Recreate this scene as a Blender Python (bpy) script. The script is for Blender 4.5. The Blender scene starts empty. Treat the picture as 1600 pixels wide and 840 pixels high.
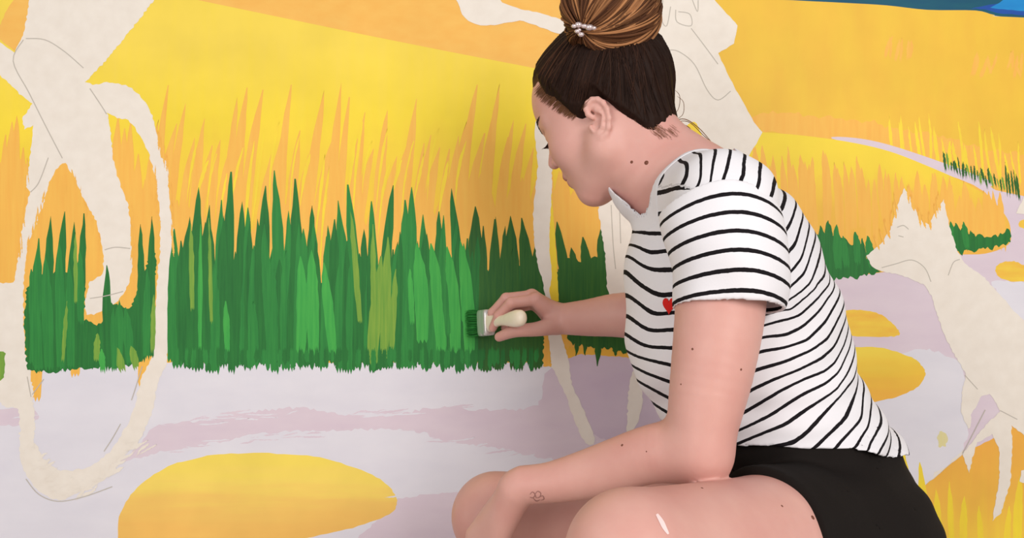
import bpy, bmesh, math, random
import numpy as np
from mathutils import Vector, Matrix
from mathutils.bvhtree import BVHTree

# ------------------------------------------------------------------ camera, world, light
F_PX = 1300.0            # focal length in pixels of the 1600 px wide frame
CAM_D = 1.55             # distance of the lens from the painted wall
CAM_Z = 0.68
scene = bpy.context.scene
COL = scene.collection
cam_data = bpy.data.cameras.new('camera')
cam_data.sensor_width = 36.0
cam_data.lens = 36.0 * F_PX / 1600.0
cam = bpy.data.objects.new('camera', cam_data)
cam.location = (0.0, -CAM_D, CAM_Z)
cam.rotation_euler = (math.radians(90), 0, 0)
COL.objects.link(cam)
scene.camera = cam

world = bpy.data.worlds.new('world')
scene.world = world
world.use_nodes = True
world.node_tree.nodes['Background'].inputs[0].default_value = (1.0, 0.985, 0.96, 1)
world.node_tree.nodes['Background'].inputs[1].default_value = 0.45

def area_light(name, loc, target, size, size_y, power, colour):
    ld = bpy.data.lights.new(name, 'AREA')
    ld.shape = 'RECTANGLE'; ld.size = size; ld.size_y = size_y
    ld.energy = power; ld.color = colour
    o = bpy.data.objects.new(name, ld)
    o.location = loc
    d = Vector(target) - Vector(loc)
    o.rotation_euler = d.to_track_quat('-Z', 'Y').to_euler()
    COL.objects.link(o)
    return o
# daylight of the window behind the photographer, to the right
area_light('window_light', (1.10, -2.75, 1.50), (0.1, -0.2, 0.60), 1.0, 1.1, 45.0, (1.0, 0.97, 0.93))
# added fill light, low on the left, to brighten the lower left wall
area_light('left_fill_light', (-1.35, -2.5, 1.05), (-0.35, 0.0, 0.35), 1.2, 1.3, 21.0, (1.0, 0.98, 0.96))

vs = scene.view_settings
vs.view_transform = 'Standard'
vs.look = 'None'
vs.exposure = 0.0
vs.gamma = 1.0
vs.use_curve_mapping = False

# ------------------------------------------------------------------ helpers
def W(px, py, D=CAM_D):
    """world point seen at a photo pixel at distance D in front of the lens"""
    return np.array([(px - 800.0) / F_PX * D, D - CAM_D, CAM_Z - (py - 420.0) / F_PX * D])

def lin(c):
    out = []
    for v in c[:3]:
        v = v / 255.0
        out.append(v / 12.92 if v <= 0.04045 else ((v + 0.055) / 1.055) ** 2.4)
    return (out[0], out[1], out[2], 1.0)

def new_mat(name, rough=0.6, spec=0.3):
    m = bpy.data.materials.new(name)
    m.use_nodes = True
    b = m.node_tree.nodes['Principled BSDF']
    b.inputs['Roughness'].default_value = rough
    b.inputs['Specular IOR Level'].default_value = spec
    return m, m.node_tree.nodes, m.node_tree.links, b

def plain(name, rgb, rough=0.6, spec=0.3, metallic=0.0):
    m, n, l, b = new_mat(name, rough, spec)
    b.inputs['Base Color'].default_value = lin(rgb)
    b.inputs['Metallic'].default_value = metallic
    # a faint procedural mottling
    tc = n.new('ShaderNodeTexCoord'); nz = n.new('ShaderNodeTexNoise')
    nz.inputs['Scale'].default_value = 60.0
    l.new(tc.outputs['Object'], nz.inputs['Vector'])
    mx = n.new('ShaderNodeMix'); mx.data_type = 'RGBA'
    l.new(nz.outputs['Fac'], mx.inputs[0])
    c = lin(rgb)
    mx.inputs[6].default_value = (c[0]*.93, c[1]*.93, c[2]*.93, 1)
    mx.inputs[7].default_value = (min(1, c[0]*1.07), min(1, c[1]*1.07), min(1, c[2]*1.07), 1)
    l.new(mx.outputs[2], b.inputs['Base Color'])
    return m

def tag(o, label=None, cat=None, group=None, kind=None):
    if label: o['label'] = label
    if cat: o['category'] = cat
    if group: o['group'] = group
    if kind: o['kind'] = kind
    return o

def empty(name, loc):
    o = bpy.data.objects.new(name, None)
    o.location = loc
    o.empty_display_size = 0.1
    COL.objects.link(o)
    return o

def mesh_obj(name, verts, faces, mat, parent=None, smooth=False, base=(0, 0, 0)):
    me = bpy.data.meshes.new(name)
    me.from_pydata([tuple(v) for v in verts], [], [tuple(f) for f in faces])
    me.update()
    if mat: me.materials.append(mat)
    if smooth:
        me.polygons.foreach_set('use_smooth', [True] * len(me.polygons))
    o = bpy.data.objects.new(name, me)
    COL.objects.link(o)
    if parent:
        o.parent = parent
        # the parent stands still: keep the child where its vertices are
        o.matrix_parent_inverse = world_of(parent).inverted()
    return o

def world_of(o):
    m = Matrix.Translation(o.location)
    if o.parent:
        m = world_of(o.parent) @ o.matrix_parent_inverse @ m
    return m
# ------------------------------------------------------------------ room
def box(name, lo, hi, mat, parent=None):
    x0, y0, z0 = lo; x1, y1, z1 = hi
    v = [(x0,y0,z0),(x1,y0,z0),(x1,y1,z0),(x0,y1,z0),(x0,y0,z1),(x1,y0,z1),(x1,y1,z1),(x0,y1,z1)]
    f = [(0,3,2,1),(4,5,6,7),(0,1,5,4),(1,2,6,5),(2,3,7,6),(3,0,4,7)]
    return mesh_obj(name, v, f, mat, parent)

def paint(name, stops, rough=0.55, z0=None, z1=None, streak=(90, 1, 12), amount=0.5, mottle=0.10, along='z'):
    """wall paint: one colour, or two colours blended along the height by dry brush streaks"""
    m, n, l, b = new_mat(name, rough, 0.25)
    tc = n.new('ShaderNodeTexCoord')
    mp = n.new('ShaderNodeMapping'); mp.inputs['Scale'].default_value = streak
    nz = n.new('ShaderNodeTexNoise'); nz.inputs['Scale'].default_value = 1.0; nz.inputs['Detail'].default_value = 5.0
    l.new(tc.outputs['Object'], mp.inputs['Vector']); l.new(mp.outputs[0], nz.inputs['Vector'])
    if z0 is not None:
        sp = n.new('ShaderNodeSeparateXYZ'); l.new(tc.outputs['Object'], sp.inputs[0])
        mr = n.new('ShaderNodeMapRange'); mr.inputs[1].default_value = z0; mr.inputs[2].default_value = z1
        l.new(sp.outputs[{'x': 0, 'z': 2}[along]], mr.inputs[0])
        ad = n.new('ShaderNodeMath'); ad.operation = 'MULTIPLY_ADD'
        sb = n.new('ShaderNodeMath'); sb.operation = 'SUBTRACT'; sb.inputs[1].default_value = 0.5
        l.new(nz.outputs['Fac'], sb.inputs[0])
        l.new(sb.outputs[0], ad.inputs[0]); ad.inputs[1].default_value = amount * 2; l.new(mr.outputs[0], ad.inputs[2])
        fac = ad.outputs[0]
    else:
        fac = nz.outputs['Fac']
    cr = n.new('ShaderNodeValToRGB')
    el = cr.color_ramp.elements
    k = len(stops)
    lo, hi = (0.0, 1.0) if z0 is not None else (0.3, 0.7)
    el[0].position = lo; el[0].color = lin(stops[0])
    el[1].position = hi; el[1].color = lin(stops[-1])
    for i in range(1, k - 1):
        e = el.new(lo + (hi - lo) * i / (k - 1)); e.color = lin(stops[i])
    l.new(fac, cr.inputs[0])
    n2 = n.new('ShaderNodeTexNoise'); n2.inputs['Scale'].default_value = 9.0; n2.inputs['Detail'].default_value = 3.0
    l.new(tc.outputs['Object'], n2.inputs['Vector'])
    mr2 = n.new('ShaderNodeMapRange'); mr2.inputs[1].default_value = .3; mr2.inputs[2].default_value = .7
    mr2.inputs[3].default_value = 1 - mottle; mr2.inputs[4].default_value = 1.0
    l.new(n2.outputs['Fac'], mr2.inputs[0])
    vm = n.new('ShaderNodeVectorMath'); vm.operation = 'SCALE'
    l.new(cr.outputs[0], vm.inputs[0]); l.new(mr2.outputs[0], vm.inputs['Scale'])
    l.new(vm.outputs[0], b.inputs['Base Color'])
    bp = n.new('ShaderNodeBump'); bp.inputs['Strength'].default_value = 0.12; bp.inputs['Distance'].default_value = 0.002
    l.new(nz.outputs['Fac'], bp.inputs['Height']); l.new(bp.outputs[0], b.inputs['Normal'])
    return m

PRIMER = paint('primer_paint', [(231,221,210),(237,228,218)], streak=(40,1,40), mottle=0.02)
wall = box('wall_back', (-2.2, 0.002, 0.0), (2.2, 0.12, 2.5), PRIMER)
tag(wall, kind='structure')
FLOORM = paint('floor_vinyl', [(186,178,170),(198,190,182)], streak=(8,60,1), rough=0.5)
floor = box('floor', (-2.2, -3.2, -0.05), (2.2, 0.12, 0.0), FLOORM)
tag(floor, kind='structure')

mural = empty('mural', (0, 0.002, 0))
tag(mural, 'half-finished mural of golden fields, green grass and lavender path on the wall', 'mural')
LAYER = [0]
def flat(name, pts, mat, parent=mural, label=None, faces=None):
    """a patch of paint on the wall, traced as photo pixels on the wall plane"""
    LAYER[0] += 1
    y = 0.0015 - LAYER[0] * 8e-7
    v = []
    for (px, py) in pts:
        w = W(px, py); v.append((w[0], y, w[2]))
    if faces is None:
        # polygon may be concave: triangulate through bmesh
        bm = bmesh.new()
        vs_ = [bm.verts.new(q) for q in v]
        f = bm.faces.new(vs_)
        bm.normal_update()
        if f.normal.y > 0: f.normal_flip()
        bmesh.ops.triangulate(bm, faces=[f], ngon_method='EAR_CLIP')
        me = bpy.data.meshes.new(name); bm.to_mesh(me); bm.free()
        me.materials.append(mat)
        o = bpy.data.objects.new(name, me); COL.objects.link(o)
        o.parent = parent; o.matrix_parent_inverse = world_of(parent).inverted()
    else:
        o = mesh_obj(name, v, faces, mat, parent)
    if label: o['label'] = label
    return o

def smooth_poly(pts, n=6, closed=True):
    P = np.array(pts, float); out = []
    N = len(P)
    rng_ = range(N if closed else N - 1)
    for i in rng_:
        p0, p1, p2, p3 = (P[(i-1) % N] if closed or i > 0 else P[0]), P[i], P[(i+1) % N], (P[(i+2) % N] if closed or i+2 < N else P[-1])
        for k in range(n):
            t = k / n
            out.append(0.5*((2*p1)+(-p0+p2)*t+(2*p0-5*p1+4*p2-p3)*t*t+(-p0+3*p1-3*p2+p3)*t**3))
    if not closed: out.append(P[-1])
    return [tuple(q) for q in out]

def rag(pts, amp=2.0, step=4.0, seed=1, vertical=0.0):
    """dry brush outline: walk the outline in short steps and push it in and out"""
    r = random.Random(seed); out = []
    N = len(pts)
    for i in range(N):
        a = np.array(pts[i], float); b = np.array(pts[(i+1) % N], float)
        L = np.linalg.norm(b - a)
        if L < 1e-6: continue
        k = max(1, int(L / step)); t = (b - a) / L; nrm = np.array([-t[1], t[0]])
        for j in range(k):
            p = a + (b - a) * j / k
            q = p + nrm * r.uniform(-amp, amp) + np.array([0, vertical * r.uniform(-1, 1) * abs(t[0])])
            out.append(tuple(q))
    return out

def blade(name, base, tip, w, bend, mat, parent, seed, ragged=1.0, foot=0.8, n=13, belly=0.35):
    """one painted brush stroke, widest at its belly and drawn out to a tip"""
    r = random.Random(seed)
    b = np.array(base, float); t = np.array(tip, float)
    ax = t - b; L = np.linalg.norm(ax); ax /= L; nr = np.array([-ax[1], ax[0]])
    left, right = [], []
    for i in range(n + 1):
        s = i / n
        c = b + ax * L * s + nr * bend * math.sin(math.pi * s * 0.9)
        if s < belly: ww = foot + (1 - foot) * (s / belly)
        else: ww = (1 - ((s - belly) / (1 - belly)) ** 3.2)
        ww = max(ww, 0.05) * w * 0.5
        j = ragged * (0.5 + s)
        left.append(c + nr * (ww + r.uniform(-j, j) * .5))
        right.append(c - nr * (ww + r.uniform(-j, j) * .5))
    pts = left + right
    faces = []
    m_ = n + 1
    for i in range(n):
        faces.append((i, i + 1, m_ + i + 1, m_ + i))
    # ragged foot of the stroke
    k = len(pts)
    for q in range(3):
        a0 = left[0] + (right[0] - left[0]) * (q / 3.0); a1 = left[0] + (right[0] - left[0]) * ((q + 1) / 3.0)
        apex = (a0 + a1) / 2 - ax * r.uniform(2, 9)
        pts += [a0, a1, apex]; faces.append((k, k + 1, k + 2)); k += 3
    o = flat(name, [tuple(p) for p in pts], mat, parent, faces=faces)
    return o

# ---- paints
def zpx(py): return CAM_Z - (py - 420.0) / F_PX * CAM_D
YELLOW = (246,216,62); ORANGE = (243,184,82)
P_YELLOW = paint('yellow_paint', [(244,186,70),(246,205,66),(247,218,62),(246,216,84)], z0=zpx(430), z1=zpx(60), amount=0.16, streak=(60,1,5))
P_YELLOW2 = paint('bright_yellow_paint', [(248,222,60),(246,210,66)], streak=(80,1,8))
P_ORANGE = paint('orange_paint', [(243,180,80),(245,190,86)], streak=(120,1,9), mottle=.05)
P_ORANGE2 = paint('pale_orange_paint', [(244,190,96),(242,182,88)], streak=(30,1,60), mottle=.05)
P_MUSTARD = paint('mustard_paint', [(240,196,66),(238,188,66)], streak=(25,1,8), mottle=.08)
P_LAV = paint('lavender_paint', [(220,216,226),(228,224,232)], streak=(7,1,18), mottle=.03)
P_MAUVE = paint('mauve_paint', [(217,199,212),(223,207,217)], streak=(9,1,30), mottle=.04)
P_MAUVE2 = paint('deep_mauve_paint', [(206,186,204),(212,194,208)], streak=(9,1,20), mottle=.05)
P_CREAM = PRIMER
P_SEA = paint('sea_teal_paint', [(10,78,110),(20,92,110)], streak=(12,1,60))
P_BLUE = paint('sea_blue_paint', [(20,125,200),(30,145,210)], streak=(12,1,60))
P_NAVY = paint('sea_navy_paint', [(24,70,160),(30,85,170)], streak=(12,1,60))
GREENS = [paint('dark_green_paint', [(33,106,48),(42,124,54)], streak=(220,1,10)),
          paint('mid_green_paint', [(40,124,57),(51,142,63)], streak=(220,1,10)),
          paint('light_green_paint', [(56,158,70),(74,176,76)], streak=(220,1,10)),
          paint('olive_green_paint', [(104,156,60),(138,172,66)], streak=(220,1,10)),
          paint('deep_green_paint', [(36,92,40),(58,108,42)], streak=(220,1,10))]
P_STONE = paint('stone_paint', [(246,192,100),(247,200,104),(249,218,104),(249,221,96)], z0=zpx(830), z1=zpx(715), amount=0.35, streak=(5,1,45))
P_STONE2 = paint('small_stone_paint', [(243,186,72),(247,212,76)], streak=(16,1,60))
P_STONE3 = paint('round_stone_paint', [(243,182,72),(246,200,70),(247,216,80)], z0=zpx(620), z1=zpx(545), amount=0.35, streak=(8,1,45))
PENCIL = plain('pencil_line', (190,182,172), 0.7)

E = 260   # paint runs on past the frame
# ---- far sea and upper fields
flat('painted_sea', [(1100,-E),(2100,-E),(2100,40),(1600,30),(1555,24),(1525,18),(1450,17),(1386,10),(1319,6),(1230,2),(1100,-6)], P_SEA, label='dark teal strip of painted sea')
flat('painted_wave', rag([(1518,13),(1540,14),(1558,20),(1600,24),(2100,34),(2100,10),(1600,6),(1560,5)],.7,6,2), P_NAVY)
flat('painted_wave', rag([(1548,12),(1562,4),(1575,-4),(1590,-20),(2100,-30),(2100,22),(1600,17),(1570,14)],.7,6,3), P_BLUE, label='bright blue patch of painted water')
flat('painted_far_field', smooth_poly([(1000,-40),(1115,-8),(1240,0),(1319,4),(1386,8),(1450,15),(1525,16),(1555,23),(1600,27),(2100,45),(2100,400),(1560,330),(1390,245),(1170,215),(1040,180)],4), P_MUSTARD, label='mustard yellow painted field behind the path')
flat('painted_orange_sky', [(200,-E),(1060,-E),(1060,170),(830,107),(700,80),(560,52),(440,27),(310,0),(240,-10)], P_ORANGE2, label='pale orange painted hill at the top')
# orange band above the path with brushed upper rim
g = flat('painted_orange_band', rag([(1170,200),(1180,178),(1215,176),(1262,178),(1310,186),(1360,190),(1420,204),(1480,214),(1540,232),(1600,240),(2100,270),(2100,380),(1600,330),(1510,286),(1390,240),(1260,216)],2.5,6,5,3), P_ORANGE, label='orange brushed band along the far field')
rr = random.Random(11)
def tuft(name, label, specs, mats, parent=mural, ragged=1.0, foot=0.8, belly=0.35, part='brush_stroke'):
    first = None
    for i, (bx_, by_, tx_, ty_, w_, bend_) in enumerate(specs):
        m_ = mats[rr.randrange(len(mats))] if isinstance(mats, list) else mats
        if first is None:
            first = blade(name, (bx_, by_), (tx_, ty_), w_, bend_, m_, parent, i * 7 + int(bx_), ragged, foot, belly=belly)
            first['label'] = label
        else:
            blade(part, (bx_, by_), (tx_, ty_), w_, bend_, m_, first, i * 7 + int(bx_), ragged, foot, belly=belly)
    return first
sp = []
for i in range(22):
    x = 1395 + i * 10 + rr.uniform(-3, 3); y0 = 232 + (x - 1395) * 0.22
    sp.append((x + rr.uniform(0, 6), y0 + rr.uniform(4, 25), x - rr.uniform(0, 8), y0 - rr.uniform(30, 75), rr.uniform(3, 6), rr.uniform(-3, 3)))
tuft('painted_yellow_grass', 'thin yellow strokes of grass above the far path', sp, P_YELLOW2)
sp = []
for (cx, cy) in ((1390,72),(1405,78),(1418,74),(1525,100),(1538,104),(1552,98),(1578,90),(1590,104),(1600,96)):
    for k in range(2):
        sp.append((cx + rr.uniform(-6, 6), cy + 14, cx + rr.uniform(-8, 8), cy - rr.uniform(8, 20), rr.uniform(3, 6), rr.uniform(-2, 2)))
tuft('painted_orange_grass', 'faint orange grass strokes scattered on the far field', sp, P_ORANGE)
# path: the thin bend in the distance and the broad right part
flat('painted_path_bend', smooth_poly([(1300,216),(1335,215),(1390,226),(1480,256),(1550,283),(1600,306),(2100,380),(2100,700),(1560,700),(1400,720),(1000,720),(960,400),(1300,400),(1480,380),(1560,360),(1540,300),(1450,262),(1390,240)],4), P_MAUVE, label='mauve painted path bending away on the right')
flat('painted_path_light', rag(smooth_poly([(1330,590),(1400,560),(1440,545),(1490,560),(1510,590),(1515,640),(1505,700),(1450,752),(1430,800),(1300,800),(1300,640)],4),3,6,8), P_LAV, label='pale lavender patch of path by the dog figure')
flat('painted_path_light', rag(smooth_poly([(1440,560),(1434,548),(1446,545),(1462,553),(1452,566)],3),2,3,18), P_LAV)
flat('painted_path_light', rag(smooth_poly([(1560,455),(1600,440),(2100,440),(2100,600),(1600,560)],3),3,5,28), P_LAV)
flat('painted_middle_hill', smooth_poly([(960,190),(1190,206),(1260,212),(1330,222),(1390,236),(1450,259),(1510,286),(1550,312),(1574,340),(1580,362),(1576,382),(1540,396),(1480,400),(1380,425),(1280,430),(960,430)],5), paint('middle_hill_paint', [(243,184,76),(244,192,74),(247,214,66),(247,218,66)], z0=zpx(380), z1=zpx(215), amount=0.2, streak=(70,1,5)), label='golden painted hill behind the dog figure')
sp = []
for i in range(44):
    x = 1175 + i * 9.0 + rr.uniform(-3, 3); top = 205 + max(0, x - 1250) * 0.20 + rr.uniform(20, 55)
    sp.append((x + rr.uniform(-4, 10), min(385, top + rr.uniform(85, 130)), x, top, rr.uniform(8, 15), rr.uniform(-4, 4)))
tuft('painted_orange_grass', 'orange painted grass on the hill behind the dog figure', sp, P_ORANGE)
# small dark blades at the path bend
sp = []
for i in range(26):
    x = 1478 + i * 4.6; y0 = 262 + (x - 1478) * 0.36
    h = rr.uniform(10, 26) + (18 if x > 1570 else 0)
    sp.append((x, y0 + rr.uniform(-4, 4), x - rr.uniform(0, 5), y0 - h, rr.uniform(2, 4.5), 0))
tuft('painted_grass_clump', 'small dark grass strokes at the far bend of the path', sp, [GREENS[4], GREENS[4], GREENS[3]])
def clump(name, label, outline, specs, mats, base_mat, seed):
    first = flat(name, rag(outline, 2.0, 3.5, seed, 3.0), base_mat, label=label)
    for i, s in enumerate(specs):
        m_ = mats[rr.randrange(len(mats))] if len(s) < 7 else GREENS[s[6]]
        blade('painted_blade', (s[0], s[1]), (s[2], s[3]), s[4], s[5], m_, first, seed * 100 + i, 1.3)
    return first
sp = [(x + rr.uniform(-3, 3), rr.uniform(395, 425), x - 4, ty, rr.uniform(9, 14), rr.uniform(-2, 2)) for x, ty in ((1262,338),(1274,358),(1287,352),(1298,344),(1312,350),(1322,368),(1340,362),(1352,372),(1360,368))]
clump('painted_grass_clump', 'green painted grass between the woman and the dog figure', [(1240,370),(1270,368),(1300,366),(1330,378),(1345,388),(1358,408),(1377,424),(1340,433),(1300,436),(1240,430)], sp, GREENS[:2], GREENS[0], 31)
sp = [(x + rr.uniform(-3, 3), 385, x - 3, ty, rr.uniform(8, 12), 0) for x, ty in ((1489,345),(1497,348),(1509,346),(1520,360))]
clump('painted_grass_clump', 'green painted grass strip right of the dog figure', [(1484,352),(1508,358),(1525,370),(1560,368),(1578,358),(1580,376),(1572,383),(1530,390),(1500,396),(1484,380)], sp, GREENS[:2], GREENS[0], 32)
# stepping stones on the right
flat('painted_stepping_stone', rag(smooth_poly([(1262,506),(1280,492),(1318,485),(1350,484),(1378,492),(1398,508),(1406,522),(1388,526),(1340,525),(1290,522)],6),.8,6,4), P_STONE2, label='small yellow painted stepping stone right of the striped shirt')
flat('painted_stepping_stone', rag(smooth_poly([(1248,590),(1262,565),(1290,550),(1330,542),(1380,544),(1420,556),(1440,570),(1446,586),(1432,606),(1400,620),(1360,628),(1300,628),(1262,612)],6),.8,6,5), P_STONE3, label='large yellow painted stepping stone right of the striped shirt')
flat('painted_stepping_stone', rag(smooth_poly([(1556,420),(1566,410),(1585,408),(1604,416),(1625,428),(1610,438),(1580,439),(1562,433)],6),.8,6,6), P_STONE2, label='little yellow painted stepping stone at the right edge')
flat('painted_stepping_stone', rag(smooth_poly([(1592,350),(1600,343),(1620,342),(1620,358),(1600,357)],6),.6,6,7), P_STONE2, label='tiny yellow stone at the right edge by the path bend')
# lower right orange corner with yellow strokes
flat('painted_orange_corner', rag([(1380,880),(1400,800),(1430,764),(1448,757),(1505,710),(1560,680),(1600,650),(2100,600),(2100,940),(1380,940)],.8,7,9), paint('corner_orange_paint', [(247,208,70),(244,188,76),(243,178,76)], z0=zpx(860), z1=zpx(700), amount=.4, streak=(60,1,5)), label='orange painted field in the lower right corner')
sp = [(1425,850,1411,694,13,0),(1445,850,1437,722,14,2),(1412,850,1402,740,12,0),(1470,860,1463,764,11,0),(1488,860,1484,752,9,0),(1505,870,1507,775,12,0),(1535,870,1530,790,9,0),(1590,870,1596,742,14,-2),(1572,870,1578,790,10,0),(1612,870,1610,720,12,0)]
tuft('painted_yellow_grass', 'yellow grass strokes behind the black shorts', sp, P_YELLOW2)
flat('painted_yellow_dab', rag(smooth_poly([(1466,680),(1474,674),(1480,684),(1478,696),(1468,697)],4),2,3,12), paint('dab_paint', [(230,218,150),(226,216,180)], mottle=.1))

# ---- left: big yellow hill, path, grass
flat('painted_hill', [(-500,-E),(200,-E),(300,-4),(310,0),(440,27),(560,52),(700,80),(830,105),(1000,140),(1040,330),(1040,600),(-500,600)], P_YELLOW, label='large yellow painted hill behind the grass')
flat('painted_path', rag([(-500,572),(40,572),(250,566),(560,566),(860,566),(1040,560),(1120,560),(1300,600),(1300,940),(-500,940)],1.5,5,13), P_LAV, label='pale lavender painted path along the bottom')
flat('painted_path_shade', rag(smooth_poly([(215,700),(240,668),(300,658),(420,640),(480,638),(560,650),(620,648),(680,636),(760,640),(840,632),(862,575),(1000,560),(1060,560),(1080,700),(900,720),(780,700),(700,690),(640,672),(520,672),(420,676),(320,694),(250,706),(185,722)],5),2.5,5,14), P_MAUVE, label='mauve brushed streak across the path')
flat('painted_path_shade', rag(smooth_poly([(600,800),(640,776),(740,765),(880,740),(1000,800),(1000,940),(520,940)],5),2.0,5,15), P_MAUVE)
flat('painted_path_shade', rag(smooth_poly([(0,640),(40,632),(60,650),(30,664),(-60,660)],5),2.0,5,25), P_MAUVE)
flat('painted_path_shade', rag(smooth_poly([(885,560),(990,560),(1080,580),(1080,720),(930,680),(905,640)],4),1.2,5,17), P_MAUVE2, label='mauve paint below the reaching forearm')
flat('painted_stepping_stone', rag(smooth_poly([(184,830),(190,796),(214,762),(255,732),(300,717),(350,709),(420,708),(490,713),(540,726),(588,745),(612,765),(620,785),(608,803),(560,822),(500,836),(430,848),(300,862),(195,862)],6),.9,7,16), P_STONE, label='big yellow and orange painted stepping stone at the bottom')
# dry brush marks along the rims of the mauve streaks and the unpainted smear
sp = []
for (xa, ya, xb, yb, n_) in ((240,668,480,640,16),(560,650,760,640,14),(250,706,520,674,16),(640,676,860,712,14),(620,780,880,745,10),(0,634,60,652,5),(300,660,420,644,8)):
    for i in range(n_):
        f = rr.random(); x = xa + (xb - xa) * f; y = ya + (yb - ya) * f + rr.uniform(-7, 7); L_ = rr.uniform(14, 46)
        sp.append((x - L_ / 2, y + rr.uniform(-2, 2), x + L_ / 2, y - rr.uniform(-1, 5), rr.uniform(1.2, 3.2), rr.uniform(-2, 2)))
tuft('dry_brush_marks', 'thin mauve brush marks at the rims of the path streaks', sp, [P_MAUVE, P_MAUVE, P_LAV])
# orange grass over yellow
sp = []
for (tx, ty) in ((250,190),(265,127),(279,190),(292,158),(306,215),(320,185),(333,230),(346,215),(358,240),(372,150),(388,137),(402,230),(413,138),(428,235),(440,215),(458,133),(470,205),(484,240),(497,215),(508,142),(522,215),(535,128),(547,150),(560,215),(572,172),(586,235),(607,170),(622,240),(636,225),(652,150),(664,225),(676,205),(690,230),(704,235),(718,215),(732,190),(748,132),(760,205),(772,180),(783,132),(796,215),(806,190),(825,195),(836,230),(868,215),(880,262),(893,240),(906,280),(918,262),(930,290)):
    sp.append((tx - rr.uniform(16, 34), rr.uniform(400, 450), tx, ty + rr.uniform(-4, 6), rr.uniform(13, 18), -rr.uniform(3, 10)))
tuft('painted_orange_grass', 'tall orange painted grass across the yellow hill', sp, P_ORANGE, belly=.3, foot=1.0)
sp = []
for x in np.arange(256, 1000, 10.0):
    x = x + rr.uniform(-4, 4)
    sp.append((x - 6, 540, x + rr.uniform(-3, 10), rr.uniform(295, 370) - (40 if x > 720 else 0), rr.uniform(18, 26), -rr.uniform(0, 6)))
tuft('painted_orange_grass', 'dense orange painted grass just above the green grass', sp, P_ORANGE, belly=.6)
sp = []
for (x, y0, y1) in ((300,290,190),(332,330,210),(347,360,240),(390,380,190),(405,340,170),(430,300,160),(462,320,180),(500,360,210),(508,420,230),(548,300,180),(560,330,160),(598,310,170),(603,350,220),(640,320,190),(655,300,210),(680,290,170),(693,330,220),(722,300,190),(318,300,220),(372,310,200),(478,300,210),(575,280,190),(620,300,220)):
    sp.append((x - 10 + rr.uniform(-3, 3), y0 + 20, x + 8, y1 + 30, rr.uniform(3, 6), -rr.uniform(0, 6)))
tuft('painted_yellow_grass', 'thin yellow strokes between the orange grass', sp, P_YELLOW2, foot=.15, belly=.6)
sp = []
for x, top in ((-6,300),(4,210),(14,190),(22,180),(32,230),(10,300),(30,300),(60,400),(75,350),(90,300),(100,290),(110,320),(122,340),(180,180),(190,200),(200,190),(212,240),(222,280),(232,300),(178,260),(192,280),(208,300),(228,350),(60,350),(40,380)):
    sp.append((x - 5, top + rr.uniform(200, 260), x + 4, top, rr.uniform(15, 22), 0))
flat('painted_orange_field', rag([(-60,300),(20,240),(45,260),(100,250),(180,280),(232,300),(255,330),(255,565),(-60,565)],2,5,44), P_ORANGE, label='orange paint between the legs of the unpainted figure')
tuft('painted_orange_grass', 'orange painted grass around the legs of the unpainted figure', sp, P_ORANGE)
flat('painted_orange_patch', rag([(-60,30),(0,38),(10,15),(25,-8),(50,-8),(45,20),(38,50),(22,79),(0,62),(-60,40)],.8,6,45), P_ORANGE2, label='pale orange patch in the upper left corner')

# cream (still unpainted) figures: below the green
CR = 'unpainted_figure'
fig = flat(CR, rag([(48,-30),(260,-30),(240,0),(205,45),(165,95),(132,128),(152,134),(166,172),(172,200),(175,240),(181,270),(190,296),(200,320),(204,360),(206,420),(200,445),(185,470),(150,490),(134,492),(131,472),(140,440),(160,428),(162,400),(160,385),(150,345),(130,310),(116,278),(102,254),(92,258),(78,280),(70,310),(56,350),(43,382),(39,410),(36,450),(36,500),(38,545),(46,580),(50,620),(0,625),(-60,600),(-60,440),(0,442),(21,441),(28,400),(35,350),(46,300),(40,290),(46,250),(51,195),(38,202),(34,185),(50,162),(30,146),(0,118),(-60,80),(-60,45),(0,65),(22,82),(36,55),(41,30)],1.3,4,51), P_CREAM, label='unpainted cream legs and body of a figure on the left')
flat('unpainted_tail', rag(smooth_poly([(128,130),(150,132),(175,128),(205,138),(226,160),(239,185),(246,215),(252,246),(262,258),(263,300),(268,340),(273,372),(270,400),(268,470),(262,540),(258,572),(246,600),(238,640),(225,672),(214,692),(190,712),(178,735),(150,757),(120,771),(92,781),(65,770),(42,746),(31,712),(32,690),(56,695),(70,722),(100,735),(140,728),(170,706),(188,680),(205,650),(214,615),(222,585),(236,560),(241,520),(243,470),(246,430),(250,380),(249,330),(244,290),(236,252),(225,226),(214,205),(200,188),(166,176)],3),1.5,4,52), P_CREAM, fig, 'unpainted cream curved strip hanging from the left figure')
flat('unpainted_smear', rag(smooth_poly([(0,560),(44,585),(52,640),(52,700),(36,716),(30,690),(28,640),(0,630)],3),2.2,3,53), P_CREAM, fig)
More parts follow.
